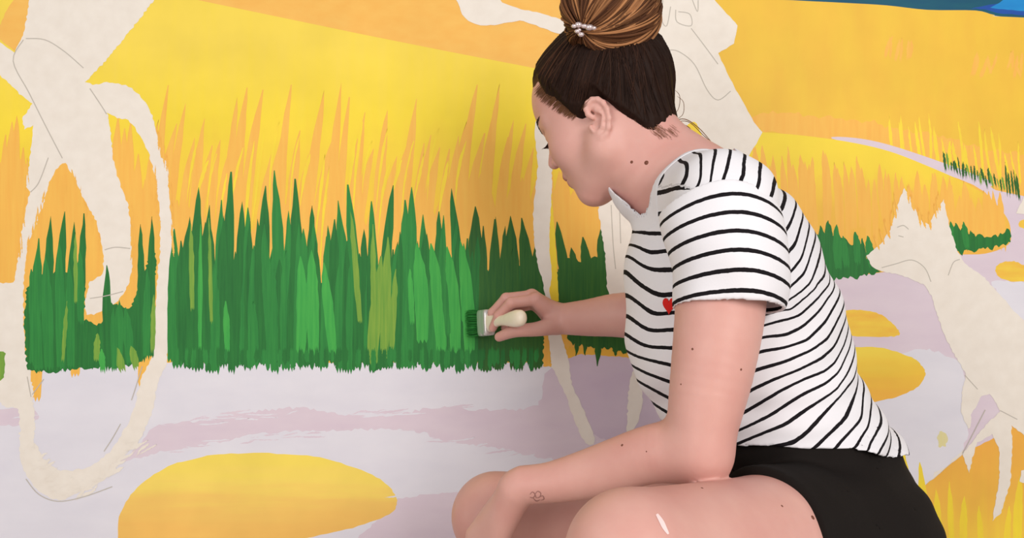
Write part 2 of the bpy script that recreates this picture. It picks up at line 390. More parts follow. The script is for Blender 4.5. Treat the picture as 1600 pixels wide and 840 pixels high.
# green left
sp = [(52,565,60,372,17,0),(68,570,79,337,17,0),(84,572,100,330,17,0),(104,572,116,346,16,0),(120,565,131,333,14,0),(95,572,92,378,16,0),(126,500,124,390,12,0),(60,575,48,420,18,0),(76,572,70,400,18,0,1),(110,570,108,410,14,0,1),(98,560,104,470,6,0,3),(118,470,117,360,6,0,3)]
clump('painted_grass_clump', 'leftmost green painted grass clump beside the cream legs', [(40,450),(60,430),(90,425),(124,430),(133,450),(130,500),(150,505),(160,500),(170,470),(185,480),(205,478),(222,440),(238,380),(243,400),(241,470),(238,545),(215,568),(175,574),(120,576),(75,582),(42,578),(37,520)], sp + [(166,572,167,414,14,0),(185,560,186,468,14,0),(203,565,196,480,15,0),(222,560,219,350,12,0),(235,555,237,338,12,0),(228,555,230,420,12,0),(238,545,240,460,8,0,3),(140,572,150,520,16,0),(190,575,178,540,14,0,3),(160,576,158,545,10,0,2),(212,572,205,540,12,0,3),(178,575,176,480,10,0,1),(150,560,152,520,10,0,3)], GREENS[:2], GREENS[0], 33)
flat('painted_leaf', rag([(-30,555),(0,548),(8,552),(6,590),(0,594),(-30,590)],1.5,4,34), GREENS[3])
# green main clump
tips = [(270,540,288,378,14),(285,540,297,338,15),(300,545,311,292,15),(318,548,327,320,13),(336,548,345,312,13),(352,548,361,268,15),(370,550,378,314,13),(386,550,388,324,12),(404,550,414,290,16),(440,548,428,266,15),(448,550,450,329,13),(470,548,461,279,16),(486,552,488,321,14),(508,550,512,352,13),(548,548,528,313,14),(566,548,543,288,14),(570,552,569,357,12),(583,555,579,314,13),(592,556,614,289,14),(634,550,633,312,15),(646,552,642,292,14),(664,552,660,335,15),(690,552,685,330,15),(728,552,705,294,14),(742,548,744,322,22),(770,552,773,342,16),(800,556,797,337,22),(838,552,816,340,20)]
sp = []
for i, (bx_, by_, tx_, ty_, w_) in enumerate(tips):
    sp.append((bx_ + rr.uniform(-3, 3), by_ + rr.uniform(0, 22), tx_, ty_, w_ * 1.25, rr.uniform(-2, 2), (0 if tx_ < 740 else 4) if rr.random() < .6 or tx_ > 740 else 1))
for x in np.arange(268, 850, 8.5):
    cl = 4 if x > 745 else rr.choice([0, 0, 1, 1])
    sp.append((x, rr.uniform(560, 578), x + rr.uniform(-5, 7), rr.uniform(335, 420), rr.uniform(13, 20), rr.uniform(-3, 3), cl))
for (bx_, by_, tx_, ty_, w_, b_, c_) in ((312,540,313,350,7,0,2),(330,500,326,340,6,0,3),(300,480,298,350,8,0,3),(470,545,468,400,18,3,2),(490,550,486,390,20,0,2),(520,548,505,410,16,0,2),(420,520,412,350,14,0,1),(430,545,428,420,9,0,1),(580,565,596,400,20,0,3),(600,555,606,370,16,0,3),(586,565,582,350,10,0,3),(612,540,618,420,10,0,3),(562,500,548,330,9,0,3),(660,530,650,380,22,3,2),(690,548,672,380,20,3,2),(712,548,698,385,20,3,2),(734,548,718,376,20,4,2),(726,500,724,380,12,0,2),(700,520,690,400,10,0,1),(644,500,640,420,9,0,2),(355,545,352,470,10,0,2),(400,560,396,470,10,0,1),(340,540,338,430,8,0,1)):
    sp.append((bx_, by_, tx_, ty_, w_, b_, c_))
clump('painted_grass_clump', 'wide green painted grass clump in front of the paintbrush', [(268,540),(275,470),(290,440),(310,430),(345,430),(380,425),(410,425),(440,430),(470,430),(500,440),(515,455),(526,455),(540,435),(580,430),(612,430),(640,420),(680,425),(720,425),(745,420),(775,430),(800,410),(830,415),(842,445),(850,500),(852,560),(800,562),(700,560),(600,563),(450,563),(350,564),(268,562)], sp, GREENS[:2], GREENS[0], 35)
sp = [(888,465,870,346,16,0,4),(908,465,892,386,15,0,4),(926,465,910,370,17,0,4),(945,462,938,358,16,0,4),(900,465,884,400,12,0,4),(950,460,945,400,10,0,4),(880,500,872,420,10,0,4)]
clump('painted_grass_clump', 'dark green grass strip above the reaching forearm', [(868,425),(885,400),(900,410),(925,400),(945,405),(956,440),(962,480),(1000,480),(1040,500),(1040,548),(985,552),(955,545),(920,540),(895,540),(884,520),(870,470)], sp + [(936,470,934,572,12,0,4),(906,500,900,556,8,0,4),(915,500,914,556,7,0,4),(960,520,962,556,10,0,4),(975,520,978,552,10,0,4)], GREENS[:2], GREENS[4], 36)
# ragged short strokes and gaps at the lower rim of the wide clump
sp = []
for i in range(70):
    x = 272 + i * 8.2 + rr.uniform(-3, 3)
    sp.append((x, 548, x + rr.uniform(-2, 2), rr.uniform(566, 582), rr.uniform(5, 9), 0))
tuft('painted_grass_fringe', 'ragged lower fringe of the green painted grass', sp, [GREENS[0], GREENS[1], GREENS[1]])
# middle cream strips and figures
flat('unpainted_strip', rag(smooth_poly([(836,190),(860,190),(862,300),(859,380),(866,430),(869,470),(876,520),(888,560),(894,600),(912,640),(930,688),(915,692),(897,655),(882,612),(862,570),(857,520),(850,450),(838,400),(833,330),(840,260)],3),1.0,4,54), P_CREAM, label='unpainted cream strip under the woman’s face')
flat('painted_sliver', rag([(862,300),(868,380),(871,430),(873,470),(862,472),(858,455),(862,430),(858,380)],.8,5,55), P_YELLOW2)
flat('painted_sliver', rag([(851,510),(858,540),(861,572),(848,572)],1.5,3,56), P_ORANGE)
flat('unpainted_strip', rag(smooth_poly([(938,300),(1010,290),(1000,380),(985,470),(952,462),(946,400)],3),1.0,4,57), P_CREAM, label='unpainted cream strip between the face and the shirt')
flat('unpainted_strip', rag(smooth_poly([(985,590),(1004,580),(1002,640),(990,672),(980,680)],3),1.5,4,58), P_CREAM)
fig2 = flat(CR, rag([(960,-30),(1090,-30),(1115,-2),(1153,40),(1147,68),(1122,83),(1150,140),(1178,190),(1191,206),(1182,224),(1168,248),(1130,260),(1060,240),(960,100)],.7,6,59), P_CREAM, label='unpainted cream figure behind the hair bun')
flat('unpainted_arm', rag(smooth_poly([(700,-30),(715,4),(722,22),(738,36),(760,40),(800,34),(818,33),(850,44),(900,60),(900,40),(850,22),(800,10),(780,-2),(770,-30)],3),.8,5,60), P_CREAM, label='unpainted cream hand shape left of the hair bun')
flat('painted_sliver', rag(smooth_poly([(1068,205),(1085,190),(1098,215),(1100,236),(1075,230)],4),.8,5,61), P_YELLOW2)
dog = flat('unpainted_dog', rag([(1414,293),(1424,312),(1434,336),(1442,346),(1451,350),(1459,338),(1464,328),(1475,311),(1480,336),(1487,362),(1495,390),(1508,411),(1536,431),(1560,456),(1585,485),(1605,504),(2100,640),(2100,760),(1605,684),(1581,664),(1582,711),(1579,754),(1565,801),(1551,814),(1562,746),(1562,703),(1551,678),(1528,691),(1521,711),(1515,739),(1504,708),(1543,661),(1563,643),(1558,630),(1547,616),(1534,618),(1518,648),(1517,668),(1513,670),(1502,643),(1504,609),(1510,584),(1491,553),(1474,519),(1461,480),(1456,462),(1443,444),(1410,430),(1378,424),(1362,416),(1354,399),(1378,379),(1391,358),(1402,322)],1.0,4,62), P_CREAM, label='unpainted cream silhouette of a sitting dog on the right')
flat(CR, rag([(1594,320),(1620,270),(1700,270),(1700,345),(1588,333)],.6,6,63), P_CREAM, label='cream unpainted corner at the right edge')
flat('unpainted_patch', rag([(1596,735),(1620,730),(1620,760),(1594,752)],.8,4,64), P_CREAM)
# brushed rims: strokes of the neighbouring paint that run over the unpainted shapes
sp = []
for (x, y) in ((1404,318),(1398,332),(1394,346),(1389,360),(1381,374),(1372,384),(1438,342),(1446,350),(1454,348),(1461,334),(1467,324),(1422,306),(1428,322),(1470,318)):
    sp.append((x - 3 + rr.uniform(-3, 3), y - 12, x + rr.uniform(-2, 3), y + rr.uniform(6, 14), rr.uniform(2.5, 5), 0))
tuft('painted_orange_rim', 'orange brush strokes at the ears of the dog figure', sp, P_ORANGE, part='brush_stroke')
sp = []
for (xa, ya, xb, yb, n_, dx, dy) in ((248,220,262,262,5,0,22),(205,330,206,420,8,3,16),(160,390,110,270,8,4,16),(45,250,30,400,8,3,18),(264,280,272,400,8,2,20),(240,260,248,360,6,2,18),(72,300,42,390,6,3,16)):
    for i in range(n_):
        f = (i + rr.random()) / n_; x = xa + (xb - xa) * f; y = ya + (yb - ya) * f
        sp.append((x + rr.uniform(-2, 2), y - dy / 2, x + rr.uniform(-dx, dx), y + dy * rr.uniform(.3, .9), rr.uniform(1.5, 3.5), 0))
tuft('painted_orange_rim', 'orange brush strokes at the legs of the left figure', sp, P_ORANGE, part='brush_stroke')
sp = []
for i in range(60):
    t = i / 60; x = 35 + 190 * t; y = 700 + 70 * math.sin(math.pi * min(1, t * 1.15)) + rr.uniform(-14, 10)
    sp.append((x, y, x + rr.uniform(8, 24), y - rr.uniform(4, 16), rr.uniform(2, 6), rr.uniform(-2, 2)))
tuft('unpainted_smear', 'cream brushed smear at the foot of the left figure', sp, P_CREAM, part='brush_stroke')
# pencil sketch lines
def pencil(pts, parent, w=0.7):
    pts = smooth_poly(pts, 5, closed=False)
    v, f = [], []
    for i, p in enumerate(pts):
        a = np.array(pts[max(0, i-1)]); b = np.array(pts[min(len(pts)-1, i+1)])
        t = (b - a) / (np.linalg.norm(b - a) + 1e-9); nr = np.array([-t[1], t[0]]) * w
        v += [tuple(np.array(p) + nr), tuple(np.array(p) - nr)]
        if i: f.append((2*i-2, 2*i, 2*i+1, 2*i-1))
    flat('pencil_line', v, PENCIL, parent, faces=f)
for pts in ([(40,60),(70,62),(100,80),(130,106)], [(36,62),(20,95),(45,145),(70,195),(97,247)], [(140,138),(158,165),(166,178)], [(75,246),(60,285),(47,300)], [(163,390),(180,386),(203,388)], [(140,466),(165,462),(192,455)]):
    pencil(pts, fig)
for pts in ([(42,588),(48,620)], [(68,592),(50,616)], [(222,572),(210,610),(205,625)], [(188,662),(175,685),(162,705)], [(40,748),(60,772),(90,783),(130,776),(175,760)]):
    pencil(pts, mural)
for pts in ([(1042,78),(1060,80),(1085,100),(1105,140),(1122,156),(1142,142)], [(1080,44),(1100,70),(1122,100)], [(1022,30),(1028,38),(1035,20)], [(1036,0),(1034,30),(1042,40),(1048,10)], [(1056,15),(1058,34),(1080,40),(1078,22),(1060,18)], [(1082,0),(1090,18),(1091,0)]):
    pencil(pts, fig2)
for pts in ([(1378,418),(1400,412),(1425,406),(1445,418),(1455,440)], [(1402,355),(1412,352),(1420,358)], [(1404,368),(1412,370)], [(1482,430),(1490,410),(1500,405)], [(1508,586),(1528,608)], [(1563,641),(1590,655)], [(1540,640),(1505,708)]):
    pencil(pts, dog)
for pts in ([(955,320),(958,380),(962,420)], [(968,320),(970,380)]):
    pencil(pts, mural)
# ------------------------------------------------------------------ implicit surface modelling
def smin(a, b, k):
    h = np.clip(0.5 + 0.5 * (b - a) / k, 0, 1)
    return b + (a - b) * h - k * h * (1 - h)
def smax(a, b, k): return -smin(-a, -b, k)

def cone(a, b, ra, rb):
    a = np.asarray(a, np.float32); b = np.asarray(b, np.float32)
    ba = b - a; l2 = float(ba @ ba)
    def fn(p):
        pa = p - a
        t = np.clip((pa @ ba) / l2, 0, 1)
        return np.linalg.norm(pa - t[..., None] * ba, axis=-1) - (ra + (rb - ra) * t)
    return fn
def ell(c, r, R=None):
    c = np.asarray(c, np.float32); r = np.asarray(r, np.float32)
    def fn(p):
        q = p - c
        if R is not None: q = q @ R
        k0 = np.linalg.norm(q / r, axis=-1); k1 = np.linalg.norm(q / (r * r), axis=-1)
        return k0 * (k0 - 1) / np.maximum(k1, 1e-9)
    return fn
def local(fn, o, R):
    """fn is written in a local frame whose axes are the columns of R, origin o"""
    o = np.asarray(o, np.float32); R = np.asarray(R, np.float32)
    return lambda p: fn((p - o) @ R)

class Shape:
    """ordered list of smooth unions and cuts; groups are blended by combine()"""
    def __init__(self): self.ops = []; self.groups = ['main']
    def add(self, fn, k=0.01, g='main'): 
        if g not in self.groups: self.groups.append(g)
        self.ops.append(('+', fn, k, g))
    def chain(self, pts, rad, k=0.01, g='main', sub=5):
        """a limb: tapered links along a smooth curve through the joints"""
        Q = np.concatenate([np.asarray(pts, float), np.asarray(rad, float)[:, None]], 1)
        out = []
        for i in range(len(Q) - 1):
            p0, p1, p2, p3 = Q[max(i-1, 0)], Q[i], Q[i+1], Q[min(i+2, len(Q)-1)]
            for j in range(sub):
                t = j / sub
                out.append(0.5*((2*p1)+(-p0+p2)*t+(2*p0-5*p1+4*p2-p3)*t*t+(-p0+3*p1-3*p2+p3)*t**3))
        out.append(Q[-1])
        links = [cone(a[:3], b[:3], a[3], b[3]) for a, b in zip(out[:-1], out[1:])]
        def fn(p):
            d = links[0](p)
            for f in links[1:]: d = np.minimum(d, f(p))
            return d
        self.add(fn, k, g)
    def cut(self, fn, k=0.005, g='main'): self.ops.append(('-', fn, k, g))
    combine = None
    def eval(self, P, R=None):
        """P: (B, n, 3) points of B blocks, R: block radius (or None: no culling)"""
        acc = {g: np.full(P.shape[:2], 0.3, np.float32) for g in self.groups}
        C = P.mean(axis=1)
        for op, fn, k, g in self.ops:
            if R is not None:
                m = fn(C[:, None, :])[:, 0] < R * 1.25 + k + 0.03
                if not m.any(): continue
                v = fn(P[m]).astype(np.float32)
                a = acc[g][m]
                acc[g][m] = smin(a, v, k) if op == '+' else smax(a, -v, k)
            else:
                v = fn(P).astype(np.float32)
                acc[g] = smin(acc[g], v, k) if op == '+' else smax(acc[g], -v, k)
        return self.combine(acc, P) if self.combine else acc['main']

def axis_grid(lo, hi, coarse, fine_ranges, fine):
    x = [lo]
    while x[-1] < hi:
        c = x[-1]
        h = coarse
        for (a, b) in fine_ranges:
            d = max(a - c, c - b, 0)
            h = min(h, fine + d * 0.12)
        x.append(c + h)
    n = (len(x) - 1 + 15) // 16 * 16 + 1
    while len(x) < n: x.append(x[-1] + coarse)
    return np.array(x, np.float32)

def polygonise(shape, xs, ys, zs):
    """surface nets on sparse 16-cell blocks of a rectilinear grid"""
    nb = [(len(a) - 1) // 16 for a in (xs, ys, zs)]
    bc = [a[8::16][:n] for a, n in zip((xs, ys, zs), nb)]
    hs = [(a[16::16][:n] - a[0:-1:16][:n]) / 2 for a, n in zip((xs, ys, zs), nb)]
    I = np.stack(np.meshgrid(*[np.arange(n) for n in nb], indexing='ij'), -1).reshape(-1, 3)
    C = np.stack([bc[d][I[:, d]] for d in range(3)], -1)
    Rb = np.sqrt(sum(hs[d][I[:, d]] ** 2 for d in range(3)))
    d = shape.eval(C[None].astype(np.float32))[0]
    act = I[np.abs(d) < Rb * 1.6 + 0.006]; Rb = Rb[np.abs(d) < Rb * 1.6 + 0.006]
    N = [n * 16 + 2 for n in nb]
    keys, pos, quads = [], [], []
    off = np.arange(17)
    for s in range(0, len(act), 160):
        A = act[s:s + 160]; R = Rb[s:s + 160]
        gx = xs[A[:, 0:1] * 16 + off]; gy = ys[A[:, 1:2] * 16 + off]; gz = zs[A[:, 2:3] * 16 + off]
        P = np.empty((len(A), 17, 17, 17, 3), np.float32)
        P[..., 0] = gx[:, :, None, None]; P[..., 1] = gy[:, None, :, None]; P[..., 2] = gz[:, None, None, :]
        V = shape.eval(P.reshape(len(A), -1, 3), R).reshape(len(A), 17, 17, 17)
        S = V < 0
        cnt = np.zeros((len(A), 16, 16, 16), np.int8)
        for a in (0, 1):
            for b in (0, 1):
                for c in (0, 1):
                    cnt += S[:, a:a+16, b:b+16, c:c+16]
        bi, i, j, k = np.nonzero((cnt > 0) & (cnt < 8))
        if len(bi):
            G = A[bi] * 16 + np.stack([i, j, k], -1)
            cv = {}; cp = {}
            for a in (0, 1):
                for b in (0, 1):
                    for c in (0, 1):
                        cv[a, b, c] = V[bi, i + a, j + b, k + c]; cp[a, b, c] = P[bi, i + a, j + b, k + c]
            tot = np.zeros((len(bi), 3)); num = np.zeros(len(bi))
            for p in cv:
                for ax in range(3):
                    if p[ax]: continue
                    q = list(p); q[ax] = 1; q = tuple(q)
                    va, vb = cv[p], cv[q]
                    m = (va < 0) != (vb < 0)
                    t = np.where(m, va / np.where(m, va - vb, 1), 0)[:, None]
                    tot += np.where(m[:, None], cp[p] + (cp[q] - cp[p]) * t, 0); num += m
            keys.append((G[:, 0].astype(np.int64) * N[1] + G[:, 1]) * N[2] + G[:, 2])
            pos.append(tot / num[:, None])
        for ax in range(3):
            sl0 = [slice(None)] + [slice(0, 16)] * 3; sl1 = list(sl0); sl1[ax + 1] = slice(1, 17)
            s0 = S[tuple(sl0)]; s1 = S[tuple(sl1)]
            bi, i, j, k = np.nonzero(s0 != s1)
            if not len(bi): continue
            G = A[bi] * 16 + np.stack([i, j, k], -1)
            u, v = (ax + 1) % 3, (ax + 2) % 3
            def key(du, dv):
                H = G.copy(); H[:, u] -= du; H[:, v] -= dv
                return (H[:, 0].astype(np.int64) * N[1] + H[:, 1]) * N[2] + H[:, 2]
            q = np.stack([key(0, 0), key(1, 0), key(1, 1), key(0, 1)], -1)
            fl = s1[bi, i, j, k]
            q[fl] = q[fl][:, ::-1]
            quads.append(q)
    keys = np.concatenate(keys); pos = np.concatenate(pos); quads = np.concatenate(quads)
    o = np.argsort(keys); keys = keys[o]; pos = pos[o]
    ix = np.searchsorted(keys, quads); ix = np.clip(ix, 0, len(keys) - 1)
    ok = (keys[ix] == quads).all(axis=1)
    F = ix[ok]
    return pos, F

def relax(V, F, it=1, lam=0.5):
    for _ in range(it):
        s = np.zeros_like(V); c = np.zeros(len(V))
        for a in range(4):
            i, j = F[:, a], F[:, (a + 1) % 4]
            np.add.at(s, i, V[j]); np.add.at(s, j, V[i]); np.add.at(c, i, 1); np.add.at(c, j, 1)
        m = c > 0
        V = V.copy(); V[m] += lam * (s[m] / c[m][:, None] - V[m])
    return V

def fast_mesh(name, V, F, mat, parent, attrs=None, smooth=True):
    me = bpy.data.meshes.new(name)
    n = F.shape[1]
    me.vertices.add(len(V)); me.vertices.foreach_set('co', np.ascontiguousarray(V, np.float32).ravel())
    me.loops.add(F.size); me.loops.foreach_set('vertex_index', np.ascontiguousarray(F, np.int32).ravel())
    me.polygons.add(len(F)); me.polygons.foreach_set('loop_start', np.arange(0, F.size, n, dtype=np.int32))
    me.polygons.foreach_set('use_smooth', np.full(len(F), smooth))
    for k, a in (attrs or {}).items():
        if a.ndim == 1:
            at = me.attributes.new(k, 'FLOAT', 'POINT'); at.data.foreach_set('value', a.astype(np.float32))
        else:
            at = me.attributes.new(k, 'FLOAT_COLOR', 'POINT')
            at.data.foreach_set('color', np.concatenate([a, np.ones((len(a), 1))], 1).astype(np.float32).ravel())
    me.update(calc_edges=True); me.validate()
    me.materials.append(mat)
    o = bpy.data.objects.new(name, me); COL.objects.link(o)
    if parent:
        o.parent = parent; o.matrix_parent_inverse = world_of(parent).inverted()
    return o

def tubes(name, strands, mat, parent, sides=5, colours=None, taper=True):
    """many strands (points, radius) as one mesh of thin tubes"""
    V, F, Cc = [], [], []
    n0 = 0
    for si, (pts, rad) in enumerate(strands):
        pts = np.asarray(pts, float); m = len(pts)
        T = np.gradient(pts, axis=0); T /= np.linalg.norm(T, axis=1)[:, None] + 1e-12
        ref = np.array([0.3, 1.0, 0.2]); 
        A = np.cross(T, ref); A /= np.linalg.norm(A, axis=1)[:, None] + 1e-12
        B = np.cross(T, A)
        r = np.full(m, rad) if np.isscalar(rad) else np.asarray(rad)
        if taper:
            s = np.linspace(0, 1, m); r = r * (1 - 0.75 * np.abs(2 * s - 1) ** 3)
        th = np.arange(sides) / sides * 2 * np.pi
        ring = pts[:, None] + r[:, None, None] * (A[:, None] * np.cos(th)[None, :, None] + B[:, None] * np.sin(th)[None, :, None])
        V.append(ring.reshape(-1, 3))
        i = np.arange(m - 1)[:, None] * sides; j = np.arange(sides)[None]; j2 = (j + 1) % sides
        q = np.stack([i + j, i + j2, i + sides + j2, i + sides + j], -1).reshape(-1, 4) + n0
        F.append(q); n0 += m * sides
        if colours is not None: Cc.append(np.repeat(np.asarray(colours[si])[None], m * sides, 0))
    at = {'tint': np.concatenate(Cc)} if colours is not None else None
    return fast_mesh(name, np.concatenate(V), np.concatenate(F), mat, parent, at)
# ------------------------------------------------------------------ the woman
person = empty('person', (0.30, -0.42, 0.0))
tag(person, 'woman in striped shirt and black shorts crouching and painting the wall', 'person')

YAW, PITCH, ROLL = math.radians(34), math.radians(29), math.radians(0)
hf0 = np.array([-math.cos(YAW), math.sin(YAW), 0]); hl0 = np.array([-math.sin(YAW), -math.cos(YAW), 0]); hu0 = np.array([0, 0, 1.0])
hf = hf0 * math.cos(PITCH) - hu0 * math.sin(PITCH); hu = hu0 * math.cos(PITCH) + hf0 * math.sin(PITCH); hl = hl0
HR = np.stack([hf, hl, hu], 1)
HO = W(926, 196, 1.108) - 0.072 * hl + 0.030 * hu
def H(f, l, u): return HO + HR @ np.array([f, l, u])
def to_head(p): return (p - HO) @ HR
def to_px(p):
    D = p[..., 1] + CAM_D
    return np.stack([800 + p[..., 0] / D * F_PX, 420 - (p[..., 2] - CAM_Z) / D * F_PX], -1)

body = Shape()
# head (local frame: forward, left, up)
def hadd(fn, k=0.01): body.add(local(fn, HO, HR), k, 'head')
def hcut(fn, k=0.005): body.cut(local(fn, HO, HR), k, 'head')
hadd(ell((-.009, 0, .040), (.098, .074, .088)), .01)
hadd(ell((.038, 0, .045), (.050, .062, .056)), .03)
hadd(ell((.040, 0, -.018), (.052, .057, .062)), .03)
hadd(ell((.058, 0, -.050), (.036, .034, .032)), .025)
hadd(ell((.030, 0, -.056), (.050, .046, .038)), .02)
for s in (-1, 1):
    hadd(cone((-.004, .053*s, -.040), (.008, .052*s, -.058), .014, .014), .03)
    hadd(cone((.008, .050*s, -.058), (.066, .014*s, -.084), .015, .014), .03)
    hadd(ell((.057, .037*s, -.020), (.028, .022, .026)), .02)
hadd(ell((.074, 0, -.086), (.015, .021, .013)), .014)
for s in (-1, 1):
    hadd(cone((.084, .006*s, .030), (.062, .048*s, .026), .009, .008), .012)
for s in (-1, 1):
    hcut(ell((.094, .033*s, .012), (.020, .019, .012)), .010)
    hadd(ell((.0725, .033*s, .009), (.0135, .0155, .0135)), .005)
hadd(cone((.086, 0, .022), (.107, 0, -.011), .0075, .0092), .010)
for s in (-1, 1):
    hadd(ell((.094, .012*s, -.017), (.011, .008, .008)), .006)
    hcut(ell((.101, .007*s, -.026), (.006, .0035, .005)), .003)
hadd(ell((.092, 0, -.0450), (.0090, .022, .0062)), .007)
hadd(ell((.089, 0, -.0570), (.0090, .019, .0066)), .007)
hcut(ell((.099, 0, -.0512), (.014, .026, .0012)), .002)
# ears: rim, inner fold, bowl and lobe
def ear(map_):
    rim = [(927,184,0),(919,179,0),(915.5,170,0),(918,161,-.002),(925,155.5,-.004),(934,155,-.007),(942,160,-.010),(948.5,170,-.013),(951.5,184,-.014),(951,199,-.012),(947,210,-.009),(941,217,-.006)]
    rp = [map_(*q) for q in rim]
    plate = map_(934, 184, .003)
    return rp, plate
def ear_map(px, py, dD): return W(px, py, 1.110 + dD)
def ear_mirror(px, py, dD):
    q = to_head(ear_map(px, py, dD)); return H(q[0], -q[1], q[2])
for mp_ in (ear_map, ear_mirror):
    rp, _ = ear(mp_)
    for a, b in zip(rp[:-1], rp[1:]): body.add(cone(a, b, .0036, .0036), .003, 'ear')
    body.add(cone(mp_(941,214,-.004), mp_(938,212,-.003), .0072, .006), .004, 'ear')        # lobe
    pl = [(925,166,.003),(935,168,.0),(941,180,-.004),(941,196,-.003),(937,206,.000)]
    pp = [mp_(*q) for q in pl]
    for a, b in zip(pp[:-1], pp[1:]): body.add(cone(a, b, .0062, .0066), .005, 'ear')          # back plate
    ah = [(931,171,-.004),(938,176,-.008),(941.5,186,-.0105),(941,197,-.009),(936,205,-.006)]
    aa = [mp_(*q) for q in ah]
    for a, b in zip(aa[:-1], aa[1:]): body.add(cone(a, b, .0030, .0030), .003, 'ear')          # inner fold
    body.add(cone(mp_(924,199,.0), mp_(928,204,-.002), .0042, .0036), .004, 'ear')              # tragus
    body.cut(cone(mp_(934,184,-.007), mp_(932,197,-.004), .0058, .0054), .003, 'ear')
    body.cut(cone(mp_(931,192,.004), mp_(932,196,-.006), .0040, .0046), .003, 'ear')

# neck and torso -------------------------------------------------
TY = -0.42                               # depth of the torso's middle
DT = CAM_D + TY
NECK0 = H(-.022, 0, -.035); NECK1 = W(1072, 318, DT)
body.chain([NECK0, W(1012, 262, 1.15), NECK1], [.053, .056, .066], .02, 'torso')
body.add(cone(W(1030, 222, 1.14), W(1110, 290, 1.12), .036, .050), .03, 'torso')   # nape
SH_L = W(1132, 322, .975); EL_L = W(1094, 706, .935); WR_L = W(818, 757, 1.03)
SH_R = W(1054, 358, 1.27); EL_R = W(1108, 512, 1.375); WR_R = W(880, 498, 1.46)

AX0 = W(1290, 860, DT); AX1 = W(1092, 262, DT)
AXV = AX1 - AX0; AXL = np.linalg.norm(AXV); AXV = AXV / AXL            # up the back
AXU = np.array([AXV[2], 0, -AXV[0]])                                   # towards the back
def axis_tu(px, py):
    q = W(px, py, DT) - AX0
    return q @ AXV, q @ AXU
FRONT = [(1010,330),(985,345),(979,400),(979,460),(980,530),(987,570),(1002,602),(1026,634),(1060,680),(1100,730),(1120,800),(1130,880)]
BACK = [(1120,236),(1150,246),(1190,266),(1225,303),(1255,352),(1279,410),(1298,450),(1314,510),(1326,565),(1350,622),(1378,668),(1400,715),(1416,760),(1428,800),(1434,850),(1425,910)]
def table(pts):
    tu = np.array([axis_tu(*q) for q in pts]); o = np.argsort(tu[:, 0]); return tu[o, 0], tu[o, 1]
FT, FU = table(FRONT); BT, BU = table(BACK)
WT = np.array([-.08, .0, .06, .12, .20, .28, .36, .42, .47, .52]); WB = np.array([.10, .168, .172, .160, .140, .140, .148, .145, .110, .05])
tt = np.linspace(-.10, AXL + .03, 260)
def gs(a, n=9):
    k = np.exp(-np.linspace(-2, 2, n) ** 2); k /= k.sum()
    return np.convolve(np.pad(a, n // 2, mode='edge'), k, mode='valid')
tF = gs(np.interp(tt, FT, FU), 15); tB = gs(np.interp(tt, BT, BU), 15); tW = gs(np.interp(tt, WT, WB), 25)
def loft(inset):
    def fn(p):
        q = p - AX0.astype(np.float32)
        t = q @ AXV.astype(np.float32); u = q @ AXU.astype(np.float32); v = p[..., 1] - TY
        f = np.interp(t, tt, tF) + inset; b = np.interp(t, tt, tB) - inset; w = np.interp(t, tt, tW) - inset
        c = (f + b) / 2; a = np.maximum((b - f) / 2, .01); w = np.maximum(w, .01)
        x = (u - c) / a; y = v / w
        k0 = np.sqrt(x * x + y * y) + 1e-6; k1 = np.sqrt((x / a) ** 2 + (y / w) ** 2) + 1e-6
        d = k0 * (k0 - 1) / k1
        d = smax(d, t - (AXL - .035 - inset), .05)
        return smax(d, -.085 - t + inset, .05).astype(np.float32)
    return fn
body.add(loft(.011), .02, 'torso')
body.add(cone(W(1085, 300, 1.10), SH_L + np.array([.0, .01, .0]), .05, .050), .03, 'torso')
body.add(cone(W(1078, 322, 1.16), SH_R, .05, .049), .03, 'torso')
# arms --------------------------------------------------------------
body.chain([SH_L, W(1128, 400, .965), W(1124, 490, .955), W(1112, 580, .945), W(1099, 655, .938), EL_L], [.053, .0525, .0505, .0460, .0400, .0345], .012, 'arm_l')
body.add(cone(W(1110, 737, .935), W(1102, 712, .93), .0140, .022), .012, 'arm_l')
body.chain([EL_L, W(1062, 704, .95), W(1010, 711, .968), W(930, 737, 1.0), W(862, 753, 1.018), WR_L], [.0345, .0365, .0330, .0300, .0248, .0235], .014, 'arm_l')
body.chain([SH_R, EL_R], [.049, .043], .012, 'arm_r')
body.chain([EL_R, W(1040, 500, 1.395), W(975, 492, 1.415), W(920, 496, 1.44), WR_R], [.043, .0425, .0385, .0320, .0272], .014, 'arm_r')
def fingers(g, wrist, specs, palm_r=.013):
    for pts, rad in specs:
        P_ = [W(*q) for q in pts]
        body.add(cone(wrist, P_[0], palm_r * 1.35, palm_r), .012, g)
    for pts, rad in specs:
        P_ = [W(*q) for q in pts]
        for i in range(len(P_) - 1):
            body.add(cone(P_[i], P_[i+1], rad[i], rad[i+1]), .003, g)
fr = [.0105, .0098, .0086, .0074]
right_fingers = [
    ([(837,468,1.440),(799,473,1.428),(779,493,1.442),(770,512,1.458)], fr),
    ([(831,462,1.462),(791,466,1.452),(770,488,1.468),(765,508,1.486)], fr),
    ([(831,464,1.485),(796,469,1.482),(775,490,1.495),(772,508,1.508)], fr),
    ([(836,474,1.503),(806,482,1.508),(790,499,1.516),(788,512,1.524)], [.0095,.0088,.0076,.0066])]
fingers('arm_r', W(872, 497, 1.46), right_fingers)
body.chain([W(866, 508, 1.447), W(838, 514, 1.425), W(805, 517, 1.422), W(780, 526, 1.440)], [.0165, .0125, .0108, .0084], .010, 'arm_r')
